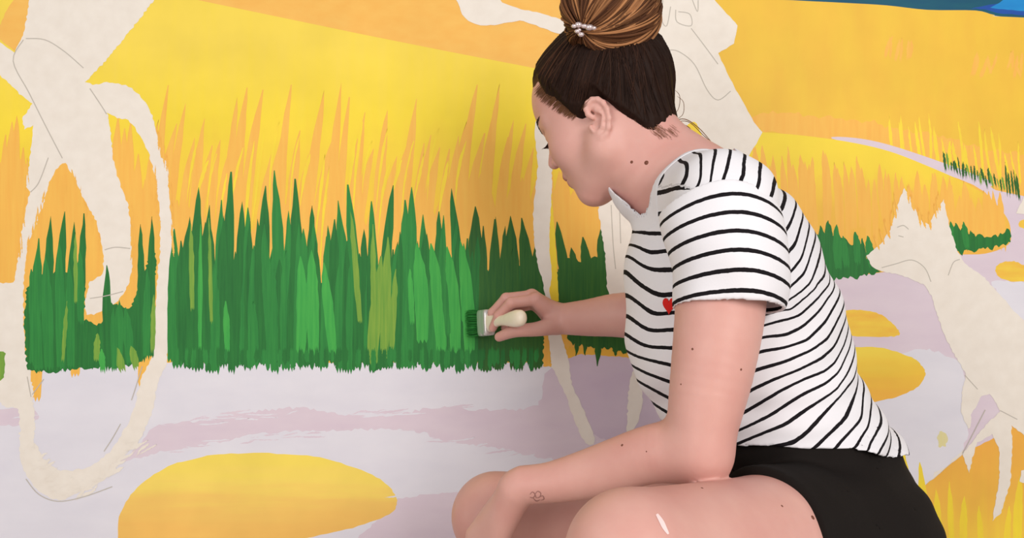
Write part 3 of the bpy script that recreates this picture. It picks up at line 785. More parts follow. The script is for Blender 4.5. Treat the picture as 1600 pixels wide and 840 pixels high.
left_fingers = [
    ([(742,835,1.100),(728,880,1.115),(730,915,1.13),(742,936,1.14)], fr),
    ([(752,846,1.085),(738,896,1.100),(741,932,1.12),(754,952,1.13)], fr),
    ([(764,851,1.068),(752,898,1.085),(756,932,1.105),(768,950,1.118)], fr),
    ([(778,850,1.050),(770,888,1.062),(774,914,1.08),(784,930,1.092)], [.0095,.0088,.0076,.0066])]
fingers('arm_l', W(806, 765, 1.035), left_fingers, .0125)
body.chain([W(800, 775, 1.055), W(770, 800, 1.09), W(742, 838, 1.13), W(733, 866, 1.15)], [.0165, .0140, .0108, .0084], .010, 'arm_l')
# legs --------------------------------------------------------------
HIP_L = W(1292, 846, 1.02); KN_L = W(986, 868, .80)
HIP_R = W(1255, 830, 1.20); KN_R = W(774, 806, 1.20)
body.chain([HIP_L, HIP_L * .5 + KN_L * .5, KN_L], [.094, .0745, .062], .02, 'leg_l')
body.add(ell(W(1345, 850, 1.05), (.088, .095, .095)), .04, 'leg_l')
AN_L = KN_L + np.array([.285, .06, -.215]); AN_R = KN_R + np.array([.30, -.01, -.215])
def lower_leg(K, A, g):
    M = K * .62 + A * .38
    body.chain([K, M + np.array([0, 0, -.006]), A], [.056, .056, .034], .02, g)
    body.add(cone(A + np.array([.03, 0, -.005]), A, .026, .03), .02, g)
    ball = np.array([A[0] - .005, A[1], .030])
    body.chain([A + np.array([.03, 0, -.01]), np.array([ball[0] + .015, A[1], .045]), ball], [.027, .028, .029], .015, g)
    for i, dy in enumerate((-.036, -.018, 0, .017, .034)):
        body.chain([ball + np.array([0, dy * .8, -.004]), ball + np.array([-.042, dy, -.016]), ball + np.array([-.062, dy, -.018])], [.015, .0105, .010], .006, g)
lower_leg(KN_L, AN_L, 'leg_l'); lower_leg(KN_R, AN_R, 'leg_r')
body.chain([HIP_R, HIP_R * .5 + KN_R * .5, KN_R], [.092, .080, .060], .02, 'leg_r')
body.add(ell(W(1310, 850, 1.19), (.088, .095, .095)), .04, 'leg_r')

def body_combine(acc, P):
    d = smin(acc['head'], acc['torso'], .022)
    d = smin(d, acc['ear'], .003)
    for g, s, r in (('arm_l', SH_L, .10), ('arm_r', SH_R, .10), ('leg_l', HIP_L, .09), ('leg_r', HIP_R, .09)):
        w = np.exp(-(((P - s.astype(np.float32)) ** 2).sum(-1)) / (r * r))
        d = smin(d, acc[g], .0012 + .03 * w)
    return d
body.combine = body_combine
hz0 = W(900, 322, 1.16)[2]
hand_x = W(872, 500, 1.46)[0]; 
xs = axis_grid(-.13, .64, .0046, [(-.13, hand_x), tuple(sorted((H(.13, 0, 0)[0], H(0, .0, 0)[0] + .03)))], .0019)
ys = axis_grid(-.90, .01, .0046, [(-.53, -.27), (-.15, 0.0)], .0022)
zs = axis_grid(-.005, W(900, 40, 1.16)[2], .0046, [(hz0 - .01, hz0 + .17), (W(0, 540, 1.46)[2], W(0, 440, 1.46)[2]), (W(0, 775, .95)[2], W(0, 742, .95)[2])], .0018)
bV, bF = polygonise(body, xs, ys, zs)
bV = relax(bV, bF, 1, .4)

# skin: base tone, redder lips and ears, all as the skin's own colour
def skin_tint(V):
    q = to_head(V)
    lips = np.zeros(len(V))
    for c, r in (((.096, 0, -.0455), (.010, .021, .0055)), ((.094, 0, -.0570), (.010, .018, .0060))):
        k = np.sqrt(((q - np.array(c)) ** 2 / np.array(r) ** 2).sum(-1)); lips = np.maximum(lips, np.clip(1.35 - k, 0, 1) * 2)
    return np.clip(lips, 0, 1)
def skin_material():
    m, n, l, b = new_mat('skin', 0.48, 0.35)
    at = n.new('ShaderNodeAttribute'); at.attribute_name = 'lips'
    tc = n.new('ShaderNodeTexCoord'); nz = n.new('ShaderNodeTexNoise'); nz.inputs['Scale'].default_value = 14; nz.inputs['Detail'].default_value = 4
    l.new(tc.outputs['Object'], nz.inputs['Vector'])
    cr = n.new('ShaderNodeValToRGB'); cr.color_ramp.elements[0].position = .3; cr.color_ramp.elements[1].position = .7
    cr.color_ramp.elements[0].color = lin((202,147,137)); cr.color_ramp.elements[1].color = lin((212,163,152))
    l.new(nz.outputs['Fac'], cr.inputs[0])
    mx = n.new('ShaderNodeMix'); mx.data_type = 'RGBA'
    l.new(at.outputs['Fac'], mx.inputs[0]); l.new(cr.outputs[0], mx.inputs[6]); mx.inputs[7].default_value = lin((176,98,94))
    l.new(mx.outputs[2], b.inputs['Base Color'])
    b.inputs['Subsurface Weight'].default_value = 0.08
    b.inputs['Subsurface Radius'].default_value = (1.0, .35, .2)
    b.inputs['Subsurface Scale'].default_value = 0.004
    n2 = n.new('ShaderNodeTexNoise'); n2.inputs['Scale'].default_value = 420; l.new(tc.outputs['Object'], n2.inputs['Vector'])
    bp = n.new('ShaderNodeBump'); bp.inputs['Strength'].default_value = .06; bp.inputs['Distance'].default_value = .001
    l.new(n2.outputs['Fac'], bp.inputs['Height']); l.new(bp.outputs[0], b.inputs['Normal'])
    return m
SKIN = skin_material()
body_o = fast_mesh('body', bV, bF, SKIN, person, {'lips': skin_tint(bV)})
# ------------------------------------------------------------------ clothes
def noise_wave(P, f, ph):
    return np.sin(P[..., 0] * f[0] + P[..., 1] * f[1] + P[..., 2] * f[2] + ph)
def torso_tu(P):
    q = P - AX0.astype(np.float32)
    return q @ AXV.astype(np.float32), q @ AXU.astype(np.float32)
def folds(P):
    """soft wrinkles, stronger at the waist where the shirt bunches up"""
    t, u = torso_tu(P)
    low = np.clip((.30 - t) / .18, 0, 1)
    w = np.sin(t * 150 + u * 26 + 2.2 * np.sin(u * 17 + P[..., 1] * 9)) * (.0036 * low)
    w += np.sin(t * 88 - u * 40 + 1.7 * np.sin(u * 11 - P[..., 1] * 12) + 1.0) * .0016
    w += np.sin(t * 45 + P[..., 1] * 30 + u * 20) * .0015
    # drape from shoulder over the chest
    w += np.sin(u * 75 + t * 34 + P[..., 1] * 22) * .0022 * np.clip((-u - .03) / .06, 0, 1)
    return w
hem_x = np.array([.10, .25, .366, .45, .51, .56]); hem_z = CAM_Z + np.array([-.222, -.219, -.210, -.224, -.240, -.222])
NKA = W(1068, 306, DT); NKB = W(985, 212, 1.15)
NKD = (NKB - NKA) / np.linalg.norm(NKB - NKA)
NKS = np.cross(NKD, np.array([0, 1.0, 0])); NKS /= np.linalg.norm(NKS)
NKC = W(1074, 296, DT)
def neck_hole(p):
    q = p - NKC.astype(np.float32)
    a = q @ NKS.astype(np.float32); b = q[..., 1] + .004
    k0 = np.sqrt((a / .083) ** 2 + (b / .084) ** 2); k1 = np.sqrt((a / .083 ** 2) ** 2 + (b / .084 ** 2) ** 2) + 1e-6
    d = k0 * (k0 - 1) / k1
    ax_ = q @ NKD.astype(np.float32)
    return smax(d, -ax_ - .045, .02)
shirt = Shape()
shirt.add(loft(0.0), .02)
for op in body.ops:
    if op[3] in ('torso', 'arm_l', 'arm_r'):
        if op[3] not in shirt.groups: shirt.groups.append(op[3])
        shirt.ops.append(op)
shirt.add(cone(W(1085, 300, 1.10), SH_L + np.array([.0, .006, .0]), .056, .0615), .03)
armL = (EL_L - SH_L) / np.linalg.norm(EL_L - SH_L); armR = (EL_R - SH_R) / np.linalg.norm(EL_R - SH_R)
def shirt_outer(acc, P):
    d = acc['torso']
    for g, s_, ax_ in (('arm_l', SH_L, armL), ('arm_r', SH_R, armR)):
        w = np.exp(-(((P - s_.astype(np.float32)) ** 2).sum(-1)) / .01)
        a_ = smax(acc[g], (P - s_.astype(np.float32)) @ ax_.astype(np.float32) - .05, .02)
        d = smin(d, a_, .003 + .03 * w)
    hz = np.interp(P[..., 0], hem_x, hem_z).astype(np.float32)
    return smin(acc['main'], d - .007, .01) - folds(P) - .0055 * np.clip((hz + .045 - P[..., 2]) / .045, 0, 1)
def shirt_combine(acc, P):
    d = shirt_outer(acc, P)
    d = smax(d, -(d + .0055), .001)
    d = smax(d, -neck_hole(P), .002)
    hz = np.interp(P[..., 0], hem_x, hem_z).astype(np.float32) + .003 * np.sin(P[..., 0] * 60 + P[..., 1] * 30)
    return smax(d, hz - P[..., 2], .002)
shirt.combine = shirt_combine
def sgrid(lo, hi, h): return [axis_grid(a, b, h, [], h) for a, b in zip(lo, hi)]
sV, sF = polygonise(shirt, *sgrid((.10, -.68, CAM_Z - .30), (.60, -.16, CAM_Z + .21), .0026))
sV = relax(sV, sF, 2, .5)
PERIOD = .0212
# the printed stripes: numbered lines noted on the visible side of the cloth, carried through it as a smooth field
KEY = {-1:[(1096,276),(1094,284)], 0:[(1114,256),(1111,275)], 1:[(1141,242),(1136,266),(1128,287)], 2:[(1162,256),(1164,268),(1153,296)], 3:[(1187,272),(1188,283),(1176,311)], 4:[(1209,286),(1208,300),(1195,330)],
 5:[(1228,308),(1223,327),(1207,353)], 6:[(1241,331),(1233,353),(1215,378)], 7:[(1251,354),(1244,378),(1223,404)], 8:[(1261,375),(1254,403),(1230,432)],
 9:[(1269,390),(1257,426),(1220,461)], 10:[(1279,408),(1266,449),(1232,478)], 11:[(1288,432),(1254,463),(1217,486)], 12:[(1296,445),(1280,465),(1251,492),(1195,508)],
 13:[(1302,452),(1280,486),(1254,510),(1229,524),(1193,527)], 14:[(1304,479),(1290,503),(1261,532),(1225,543),(1187,550)], 15:[(1308,502),(1293,530),(1267,547),(1225,566),(1180,579)],
 16:[(1313,521),(1304,540),(1283,560),(1251,577),(1212,592),(1172,611)], 17:[(1319,540),(1306,566),(1290,580),(1257,592),(1219,611),(1161,646)],
 18:[(1322,556),(1311,580),(1286,601),(1251,618),(1203,650),(1156,672)], 19:[(1326,580),(1309,609),(1270,634),(1228,662),(1148,695)],
 20:[(1334,592),(1299,633),(1261,676),(1219,708)], 21:[(1338,614),(1322,654),(1273,700)], 22:[(1348,618),(1347,653),(1302,704)], 23:[(1361,640),(1357,668),(1334,702)], 24:[(1378,660),(1360,690)]}
FKEY = {5:[(984,312)], 6:[(981,334),(1002,343)], 7:[(980,356),(996,363)], 8:[(980,377),(995,386),(1013,397),(1044,391)], 9:[(981,399),(1000,414),(1017,421),(1039,420)],
 10:[(979,424),(992,440),(1017,457),(1031,463),(1052,460)], 11:[(979,461),(1000,475),(1020,492),(1052,488)], 12:[(980,494),(1013,517),(1052,515)], 13:[(982,525),(1008,542),(1050,544)],
 14:[(991,556),(1046,570)], 15:[(984,568),(1008,583),(1046,597)], 16:[(988,590),(1042,621)]}
def resample(pts, step=12):
    out = []
    for a, b in zip(pts[:-1], pts[1:]):
        k = max(1, int(math.hypot(b[0]-a[0], b[1]-a[1]) / step))
        out += [(a[0] + (b[0]-a[0]) * i / k, a[1] + (b[1]-a[1]) * i / k) for i in range(k)]
    return out + [pts[-1]]
bvh_s = BVHTree.FromPolygons([tuple(v) for v in sV], [tuple(f) for f in sF])
def cast(bvh, px, py):
    o = Vector((0, -CAM_D, CAM_Z)); d = (Vector(W(px, py, 1.0)) - o).normalized()
    h = bvh.ray_cast(o, d)
    return (np.array(h[0]), np.array(h[1])) if h[0] is not None else (None, None)
def gather(K_):
    X, v = [], []
    for idx, pts in K_.items():
        for (px, py) in resample(pts):
            hit, _ = cast(bvh_s, px, py)
            if hit is None: continue
            X.append((hit[0], hit[2])); v.append(idx)
    return np.array(X), np.array(v, float)
def tps_kernel(r): return r * r * np.log(r + 1e-9)
def tps_fit(X, v, lam):
    n = len(X); K = tps_kernel(np.linalg.norm(X[:, None] - X[None], axis=-1) * 10) + lam * np.eye(n)
    Pm = np.concatenate([np.ones((n, 1)), X], 1)
    A = np.block([[K, Pm], [Pm.T, np.zeros((3, 3))]])
    return np.linalg.solve(A, np.concatenate([v, np.zeros(3)]))
SXb, SVb = gather(KEY); SXf, SVf = gather(FKEY)
TWb = tps_fit(SXb, SVb, .01); TWf = tps_fit(SXf, SVf, .02)
def tps_eval(q, X, w):
    out = np.empty(len(q))
    for i in range(0, len(q), 20000):
        c = q[i:i+20000]
        out[i:i+20000] = tps_kernel(np.linalg.norm(c[:, None] - X[None], axis=-1) * 10) @ w[:-3] + w[-3] + c @ w[-2:]
    return out
def torso_stripe(P):
    """front and back panel of the shirt, meeting under the arm and at the shoulder seam"""
    q = P[:, [0, 2]]
    return np.where(P[:, 0] < .228 - 1.6 * np.clip(P[:, 2] - (CAM_Z + .075), 0, .03), tps_eval(q, SXf, TWf), tps_eval(q, SXb, TWb)) + .11
def fabric(name, stripe=True, base=(226,223,228), ink=(22,18,22)):
    m, n, l, b = new_mat(name, 0.85, 0.15)
    tc = n.new('ShaderNodeTexCoord'); nz = n.new('ShaderNodeTexNoise'); nz.inputs['Scale'].default_value = 500
    l.new(tc.outputs['Object'], nz.inputs['Vector'])
    if stripe:
        at = n.new('ShaderNodeAttribute'); at.attribute_name = 'stripe'
        n3 = n.new('ShaderNodeTexNoise'); n3.inputs['Scale'].default_value = 160
        l.new(tc.outputs['Object'], n3.inputs['Vector'])
        ma = n.new('ShaderNodeMath'); ma.operation = 'MULTIPLY_ADD'; ma.inputs[1].default_value = .06
        l.new(n3.outputs['Fac'], ma.inputs[0]); l.new(at.outputs['Fac'], ma.inputs[2])
        fr_ = n.new('ShaderNodeMath'); fr_.operation = 'FRACT'; l.new(ma.outputs[0], fr_.inputs[0])
        lt = n.new('ShaderNodeMath'); lt.operation = 'LESS_THAN'; lt.inputs[1].default_value = .225
        l.new(fr_.outputs[0], lt.inputs[0])
        mx = n.new('ShaderNodeMix'); mx.data_type = 'RGBA'
        l.new(lt.outputs[0], mx.inputs[0]); mx.inputs[6].default_value = lin(base); mx.inputs[7].default_value = lin(ink)
        l.new(mx.outputs[2], b.inputs['Base Color'])
    else:
        b.inputs['Base Color'].default_value = lin(base)
    bp = n.new('ShaderNodeBump'); bp.inputs['Strength'].default_value = .15; bp.inputs['Distance'].default_value = .001
    l.new(nz.outputs['Fac'], bp.inputs['Height']); l.new(bp.outputs[0], b.inputs['Normal'])
    return m
STRIPE = fabric('striped_jersey')
WHITE = fabric('white_jersey', False)
shirt_o = fast_mesh('shirt', sV, sF, STRIPE, person, {'stripe': torso_stripe(sV)})
shirt_o['label'] = 'white short-sleeved shirt with thin black stripes'
# neck band
band = Shape()
band.ops = list(shirt.ops); band.groups = list(shirt.groups)
def band_combine(acc, P):
    d = shirt_outer(acc, P)
    d = smax(d - .0012, -(d + .0052), .001)
    nh = neck_hole(P)
    return smax(d, np.abs(nh - .003) - .0068, .003)
band.combine = band_combine
nV, nF = polygonise(band, *sgrid((.12, -.60, CAM_Z + .02), (.36, -.24, CAM_Z + .20), .0022))
nV = relax(nV, nF, 1, .4)
fast_mesh('neck_band', nV, nF, WHITE, shirt_o)['label'] = 'white ribbed neck band'
# sleeves
def sleeve(pts, rad, hem_p, hem_n, lo, hi, s0, keep, arch=False):
    S = Shape(); S.chain(pts, rad, .002)
    ax_ = np.asarray(hem_n, np.float32); ax_ = ax_ / np.linalg.norm(ax_); hp = np.asarray(hem_p, np.float32)
    def comb(acc, P):
        a = (P - hp) @ ax_
        lowf = np.clip(1 - np.abs(a) / .12, 0, 1)
        d = acc['main'] - .0016 * np.sin(P[..., 0] * 95 + P[..., 2] * 22) * lowf - .0012 * np.sin(P[..., 0] * 40 + P[..., 2] * 70)
        d = smax(d, -(d + .004), .001)
        hemroll = .0012 * np.clip(1 - np.abs(a + .010) / .010, 0, 1)
        d = d - hemroll * 0
        d = smax(d, a, .002)
        return np.maximum(d, keep(P))
    S.combine = comb
    V, F = polygonise(S, *sgrid(lo, hi, .0024))
    V = relax(V, F, 1, .4)
    a = (V - hp) @ ax_
    st = (a + s0) / PERIOD
    if arch:
        dx = (V[:, 0] - hp[0] - .002) / .06
        st = st - (.25 + .45 * np.clip(-a / .12, 0, 1.2)) * dx * dx
    return V, F, st
hemL = W(1135, 483, .957)
hemLn = W(1128, 640, .94) - W(1135, 330, .965)
hemLn = hemLn / np.linalg.norm(hemLn) + np.array([0, -.10, 0])
hLn = hemLn / np.linalg.norm(hemLn)
V, F, st = sleeve([W(1118, 318, .985), W(1126, 350, .970), W(1139, 400, .960), W(1141, 445, .957), W(1136, 520, .952)], [.0665, .0675, .0665, .0645, .0600], hemL, hemLn, (.13, -.70, CAM_Z - .12), (.36, -.44, CAM_Z + .16), .0115, lambda P: -((P - hemL.astype(np.float32)) @ hLn.astype(np.float32)) - .134 + 5.0 * (P[..., 0] - hemL[0].astype(np.float32) + .004) ** 2, True)
sl = fast_mesh('sleeve', V, F, STRIPE, shirt_o, {'stripe': st})
aR = (EL_R - SH_R) / np.linalg.norm(EL_R - SH_R)
V, F, st = sleeve([SH_R - aR * .005, SH_R + aR * .10, SH_R + aR * .16], [.060, .062, .062], SH_R + aR * .12, aR, (.10, -.42, CAM_Z - .16), (.42, -.06, CAM_Z + .16), .0, lambda P: np.float32(-1.0))
fast_mesh('sleeve', V, F, STRIPE, shirt_o, {'stripe': st})
# shorts
shorts = Shape()
shorts.add(loft(.002), .02, 'pel')
for op in body.ops:
    if op[3] in ('leg_l', 'leg_r'):
        if op[3] not in shorts.groups: shorts.groups.append(op[3])
        shorts.ops.append(op)
cutL = HIP_L + (KN_L - HIP_L) * .37; dL = (KN_L - HIP_L) / np.linalg.norm(KN_L - HIP_L)
cutR = HIP_R + (KN_R - HIP_R) * .36; dR = (KN_R - HIP_R) / np.linalg.norm(KN_R - HIP_R)
waist = axis_tu(1290, 665)[0]
def shorts_combine(acc, P):
    t, u = torso_tu(P)
    w = .0012 * np.sin(P[..., 0] * 90 + P[..., 2] * 60) + .0012 * np.sin(P[..., 2] * 120 - P[..., 0] * 30)
    d = acc['pel'] + .009
    for g, hp_, c_, d_ in (('leg_l', HIP_L, cutL, dL), ('leg_r', HIP_R, cutR, dR)):
        k = np.exp(-(((P - hp_.astype(np.float32)) ** 2).sum(-1)) / (.09 * .09))
        d = smin(d, smax(acc[g], (P - c_.astype(np.float32)) @ d_.astype(np.float32), .004), .003 + .03 * k)
    d = d - .0085 - w
    d = smax(d, P[..., 2] - (CAM_Z - .203), .003)
    return smax(d, -(d + .006), .001)
shorts.combine = shorts_combine
pV, pF = polygonise(shorts, *sgrid((.08, -.72, CAM_Z - .48), (.62, -.16, CAM_Z - .10), .0032))
pV = relax(pV, pF, 1, .4)
BLACK = fabric('black_cotton', False, (24, 19, 17))
fast_mesh('shorts', pV, pF, BLACK, person)['label'] = 'black cotton shorts'
# ------------------------------------------------------------------ hair
hrng = np.random.default_rng(5)
def local_px(px, py, D): return to_head(W(px, py, D))
line_px = [(829,124,1.15),(840,150,1.12),(860,163,1.105),(880,176,1.10),(895,183,1.10),(908,178,1.10),(917,164,1.10),(926,152,1.10),(940,152,1.10),(954,162,1.105),(974,180,1.115),(990,192,1.11),(1004,202,1.11),(1018,211,1.11),(1030,212,1.12),(1042,204,1.13)]
bvh_b = BVHTree.FromPolygons(bV.tolist(), bF.tolist())
def line_point(px, py, D):
    p, _ = cast(bvh_b, px, py) if px > 950 else (None, None)
    return to_head(p) if p is not None else local_px(px, py, D)
LP = np.array([line_point(*q) for q in line_px])
o_ = np.argsort(LP[:, 0]); LF = LP[o_, 0]; LU = LP[o_, 2]
def hairline(F): return np.interp(F, LF, LU)
BUN_C = W(955, 20, 1.125)
BUN_L = to_head(BUN_C)
bdir = BUN_L - np.array([-.012, 0, .040]); bdir /= np.linalg.norm(bdir)
b1 = np.cross(bdir, [0, 1, 0]); b1 /= np.linalg.norm(b1); b2 = np.cross(bdir, b1)
hair = Shape()
for fn, k in ((ell((-.012, 0, .040), (.096, .074, .088)), .01), (ell((.038, 0, .045), (.050, .062, .056)), .03), (ell((.040, 0, -.018), (.052, .057, .062)), .03)):
    hair.add(local(fn, HO, HR), k)
hair.add(cone(NECK0, W(1012, 262, 1.15), .0525, .0555), .02)
def hair_combine(acc, P):
    q = (P - HO.astype(np.float32)) @ HR.astype(np.float32)
    h = q[..., 2] - hairline(q[..., 0]).astype(np.float32)
    h = h + .003 * np.sin(q[..., 0] * 160) + .002 * np.sin(q[..., 0] * 330 + 1)
    th = np.clip(h * np.where(q[..., 0] > .02, .22, .40), -.008, .0095)
    v = q - np.array([-.012, 0, .040], np.float32)
    ang = np.arctan2(v @ b2.astype(np.float32), v @ b1.astype(np.float32))
    g = .0007 * np.sin(ang * 46 + 2 * np.sin(q[..., 2] * 40)) + .0006 * np.sin(ang * 83 + 1.0)
    return acc['main'] - th - g * np.clip(th / .006, 0, 1)
hair.combine = hair_combine
lo = HO - .15; hi = HO + .16
hV, hF = polygonise(hair, *sgrid(lo, hi, .0022))
qh = to_head(hV)
keep = (qh[:, 2] - hairline(qh[:, 0]) > -.012)
fk = keep[hF].all(axis=1); hF = hF[fk]
used = np.unique(hF); remap = np.zeros(len(hV), np.int64); remap[used] = np.arange(len(used)); hV = hV[used]; hF = remap[hF]
def tints(n, dark, light, p=1.6):
    k = hrng.random(n)[:, None] ** p
    return np.array(lin(dark)[:3]) * (1 - k) + np.array(lin(light)[:3]) * k
def hair_mat(name):
    m, n, l, b = new_mat(name, 0.6, 0.10)
    at = n.new('ShaderNodeAttribute'); at.attribute_name = 'tint'
    tc = n.new('ShaderNodeTexCoord'); nz = n.new('ShaderNodeTexNoise'); nz.inputs['Scale'].default_value = 45; nz.inputs['Detail'].default_value = 5
    l.new(tc.outputs['Object'], nz.inputs['Vector'])
    mr = n.new('ShaderNodeMapRange'); mr.inputs[3].default_value = .7; mr.inputs[4].default_value = 1.3
    l.new(nz.outputs['Fac'], mr.inputs[0])
    vm = n.new('ShaderNodeVectorMath'); vm.operation = 'SCALE'
    l.new(at.outputs['Color'], vm.inputs[0]); l.new(mr.outputs[0], vm.inputs['Scale'])
    l.new(vm.outputs[0], b.inputs['Base Color'])
    return m
HAIR = hair_mat('brown_hair')
qh = to_head(hV)
hh = np.clip((qh[:, 2] - hairline(qh[:, 0])) / .018, 0, 1)[:, None]
fr_w = np.clip((qh[:, 0] - .03) / .04, 0, 1)[:, None]
ct = np.array(lin((36, 21, 15))[:3]) * np.ones((len(hV), 1))
ct = ct * (1 - (1 - hh) * fr_w * .8) + np.array(lin((122, 84, 60))[:3]) * ((1 - hh) * fr_w * .8)
hair_o = fast_mesh('hair', hV, hF, HAIR, person, {'tint': ct})
hair_o['label'] = 'dark brown hair combed up into a high bun'
# combed strands from the hairline up to the bun
cen = np.array([-.012, 0, .040]); rad3 = np.array([.107, .085, .099])
bvh_h = BVHTree.FromPolygons([tuple(v) for v in hV], [tuple(f) for f in hF])
strands, cols = [], []
for i in range(420):
    F_ = hrng.uniform(LF[0] + .0, LF[-1] - .004); side = 1 if hrng.random() < .72 else -1
    lift = abs(hrng.normal(0, .022)) + .004
    U_ = hairline(F_) + lift
    z_ = (U_ - cen[2]) / rad3[2]; x_ = (F_ - cen[0]) / rad3[0]
    y2 = 1 - z_ * z_ - x_ * x_
    if y2 < .0: continue
    d0 = np.array([x_, side * math.sqrt(y2), z_]); d0 /= np.linalg.norm(d0)
    tgt = bdir * 1.0 + np.array([hrng.normal(0, .12), hrng.normal(0, .12), 0]); tgt /= np.linalg.norm(tgt)
    pts = []
    om = math.acos(np.clip(d0 @ tgt, -1, 1))
    a0, a1 = (0.0, hrng.uniform(.6, 1.0))
    wv = hrng.normal(0, .02)
    for s in np.linspace(a0, a1, 12):
        dd = (math.sin((1 - s) * om) * d0 + math.sin(s * om) * tgt) / math.sin(om)
        dd = dd + wv * math.sin(s * 3.1) * np.cross(d0, tgt)
        wdir = HR @ dd; c_w = HO + HR @ cen
        hit = bvh_h.ray_cast(Vector(c_w + wdir * .2), Vector(-wdir), .19)
        if hit[0] is None: continue
        pts.append(np.array(hit[0]) + wdir * .0003)
    if len(pts) > 5:
        strands.append((np.array(pts), hrng.uniform(.0005, .0011)))
        front = np.clip((F_ - .02) / .05, 0, 1)
        cols.append(tints(1, (32, 18, 13), (84, 54, 38) if front > .3 else (58, 36, 26), 2.2)[0])
tubes('hair_strands', strands, HAIR, hair_o, 4, cols)['kind'] = 'stuff'
# bun
RB = np.array([.064, .058, .061])
s0 = W(906, 50, 1.085) - BUN_C; s0 /= np.linalg.norm(s0)
e1 = np.array([1.0, 0, 0]) - s0 * s0[0]; e1 /= np.linalg.norm(e1)
e2 = np.cross(s0, e1)
if e2[2] < 0: e2 = -e2
bun = Shape(); bun.add(ell(BUN_C, RB * .97), .01)
bun.add(cone(H(*(cen + bdir * .085)), BUN_C, .040, .04), .02)
bun.combine = lambda acc, P: acc['main'] + .0015 * np.sin(P[..., 0] * 120 + P[..., 2] * 90)
uV, uF = polygonise(bun, *sgrid(BUN_C - .11, BUN_C + .10, .003))
bun_o = fast_mesh('hair_bun', uV, uF, HAIR, hair_o, {'tint': np.array(lin((74, 46, 30))[:3]) * np.ones((len(uV), 1))})
bun_o['label'] = 'large caramel brown hair bun'
strands, cols = [], []
for i in range(520):
    al = hrng.uniform(-np.pi, np.pi)
    if i < 260: al = hrng.uniform(-1.0, 2.0)
    th0 = hrng.uniform(.0, .5); th1 = th0 + hrng.uniform(1.2, 2.4)
    lift = hrng.uniform(.965, 1.05)
    curl = hrng.normal(.25, .12)
    pts = []
    for th_ in np.linspace(th0, min(th1, 2.9), 16):
        a_ = al + curl * th_
        dd = math.cos(th_) * s0 + math.sin(th_) * (math.cos(a_) * e1 + math.sin(a_) * e2)
        lay = 1 + .045 * math.sin(al * 5.0 + .8) 
        pts.append(BUN_C + dd * RB * lift * lay)
    strands.append((np.array(pts), hrng.uniform(.0010, .0024)))
    band_ = .5 + .5 * math.sin(al * 7.0)
    cols.append(tints(1, (66, 38, 24), (178, 124, 82) if band_ > .45 else (120, 78, 50), 1.3)[0])
tubes('bun_strands', strands, HAIR, bun_o, 5, cols)['kind'] = 'stuff'
# loose wisps at the nape and forehead
strands, cols = [], []
def wisp(px_pts, r, c=(120, 84, 58)):
    P_ = np.array([W(*q) for q in px_pts]); N_ = len(P_); out = []
    for i in range(N_ - 1):
        p0, p1, p2, p3 = P_[max(i-1, 0)], P_[i], P_[i+1], P_[min(i+2, N_-1)]
        for k in range(6):
            t = k / 6
            out.append(0.5*((2*p1)+(-p0+p2)*t+(2*p0-5*p1+4*p2-p3)*t*t+(-p0+3*p1-3*p2+p3)*t**3))
    out.append(P_[-1]); strands.append((np.array(out), r)); cols.append(np.array(lin(c)[:3]))
wisp([(1040,200,1.13),(1062,205,1.11),(1076,225,1.09),(1073,250,1.085),(1064,258,1.085)], .0008, (110,70,45))
wisp([(1038,205,1.13),(1058,212,1.11),(1072,232,1.09),(1070,252,1.085)], .0006, (130,90,60))
wisp([(1048,190,1.15),(1070,186,1.14),(1092,200,1.13),(1112,222,1.13)], .0006)
wisp([(1048,192,1.15),(1075,190,1.14),(1100,212,1.13),(1122,230,1.13)], .0005)
wisp([(1046,196,1.15),(1072,196,1.14),(1086,212,1.13),(1098,232,1.13)], .0005)
wisp([(1048,184,1.16),(1060,170,1.17),(1062,150,1.17),(1054,140,1.17)], .0004)
wisp([(1046,190,1.16),(1066,180,1.17),(1068,160,1.17),(1058,150,1.17)], .0004)
tubes('loose_hair', strands, HAIR, hair_o, 4, cols)['kind'] = 'stuff'
# ------------------------------------------------------------------ small things on the figure
def on_skin(px, py, off=0.0):
    p, n_ = cast(bvh_b, px, py)
    return (p + n_ * off, n_) if p is not None else (None, None)
MOLE = plain('mole_brown', (112, 66, 50), .6)
def dome(c, n_, r, h):
    n_ = n_ / np.linalg.norm(n_); a = np.cross(n_, [0.3, .2, 1]); a /= np.linalg.norm(a); b = np.cross(n_, a)
    V, F = [c + n_ * h], []
    for k, (rr_, hh_) in enumerate(((.55, .8), (1.0, .0), (1.02, -.6))):
        for i in range(10):
            t = i / 10 * 2 * math.pi; V.append(c + (a * math.cos(t) + b * math.sin(t)) * r * rr_ + n_ * h * hh_)
    for i in range(10):
        j = (i + 1) % 10
        F.append((0, 1 + i, 1 + j))
        for k in (0, 1): F.append((1 + k * 10 + i, 11 + k * 10 + i, 11 + k * 10 + j, 1 + k * 10 + j))
    return V, F
for (px, py, r) in ((987,253,.0021),(1010,254,.0030),(1082,545,.0014),(1158,577,.0014),(1064,600,.0010),(972,695,.0016),(1097,762,.0015),(1270,808,.0024),(1222,790,.0014),(1010,705,.0008)):
    p, n_ = on_skin(px, py)
    if p is None: continue
    V, F = dome(p, n_, r, r * .35)
    mesh_obj('mole', V, F, MOLE, body_o, True)
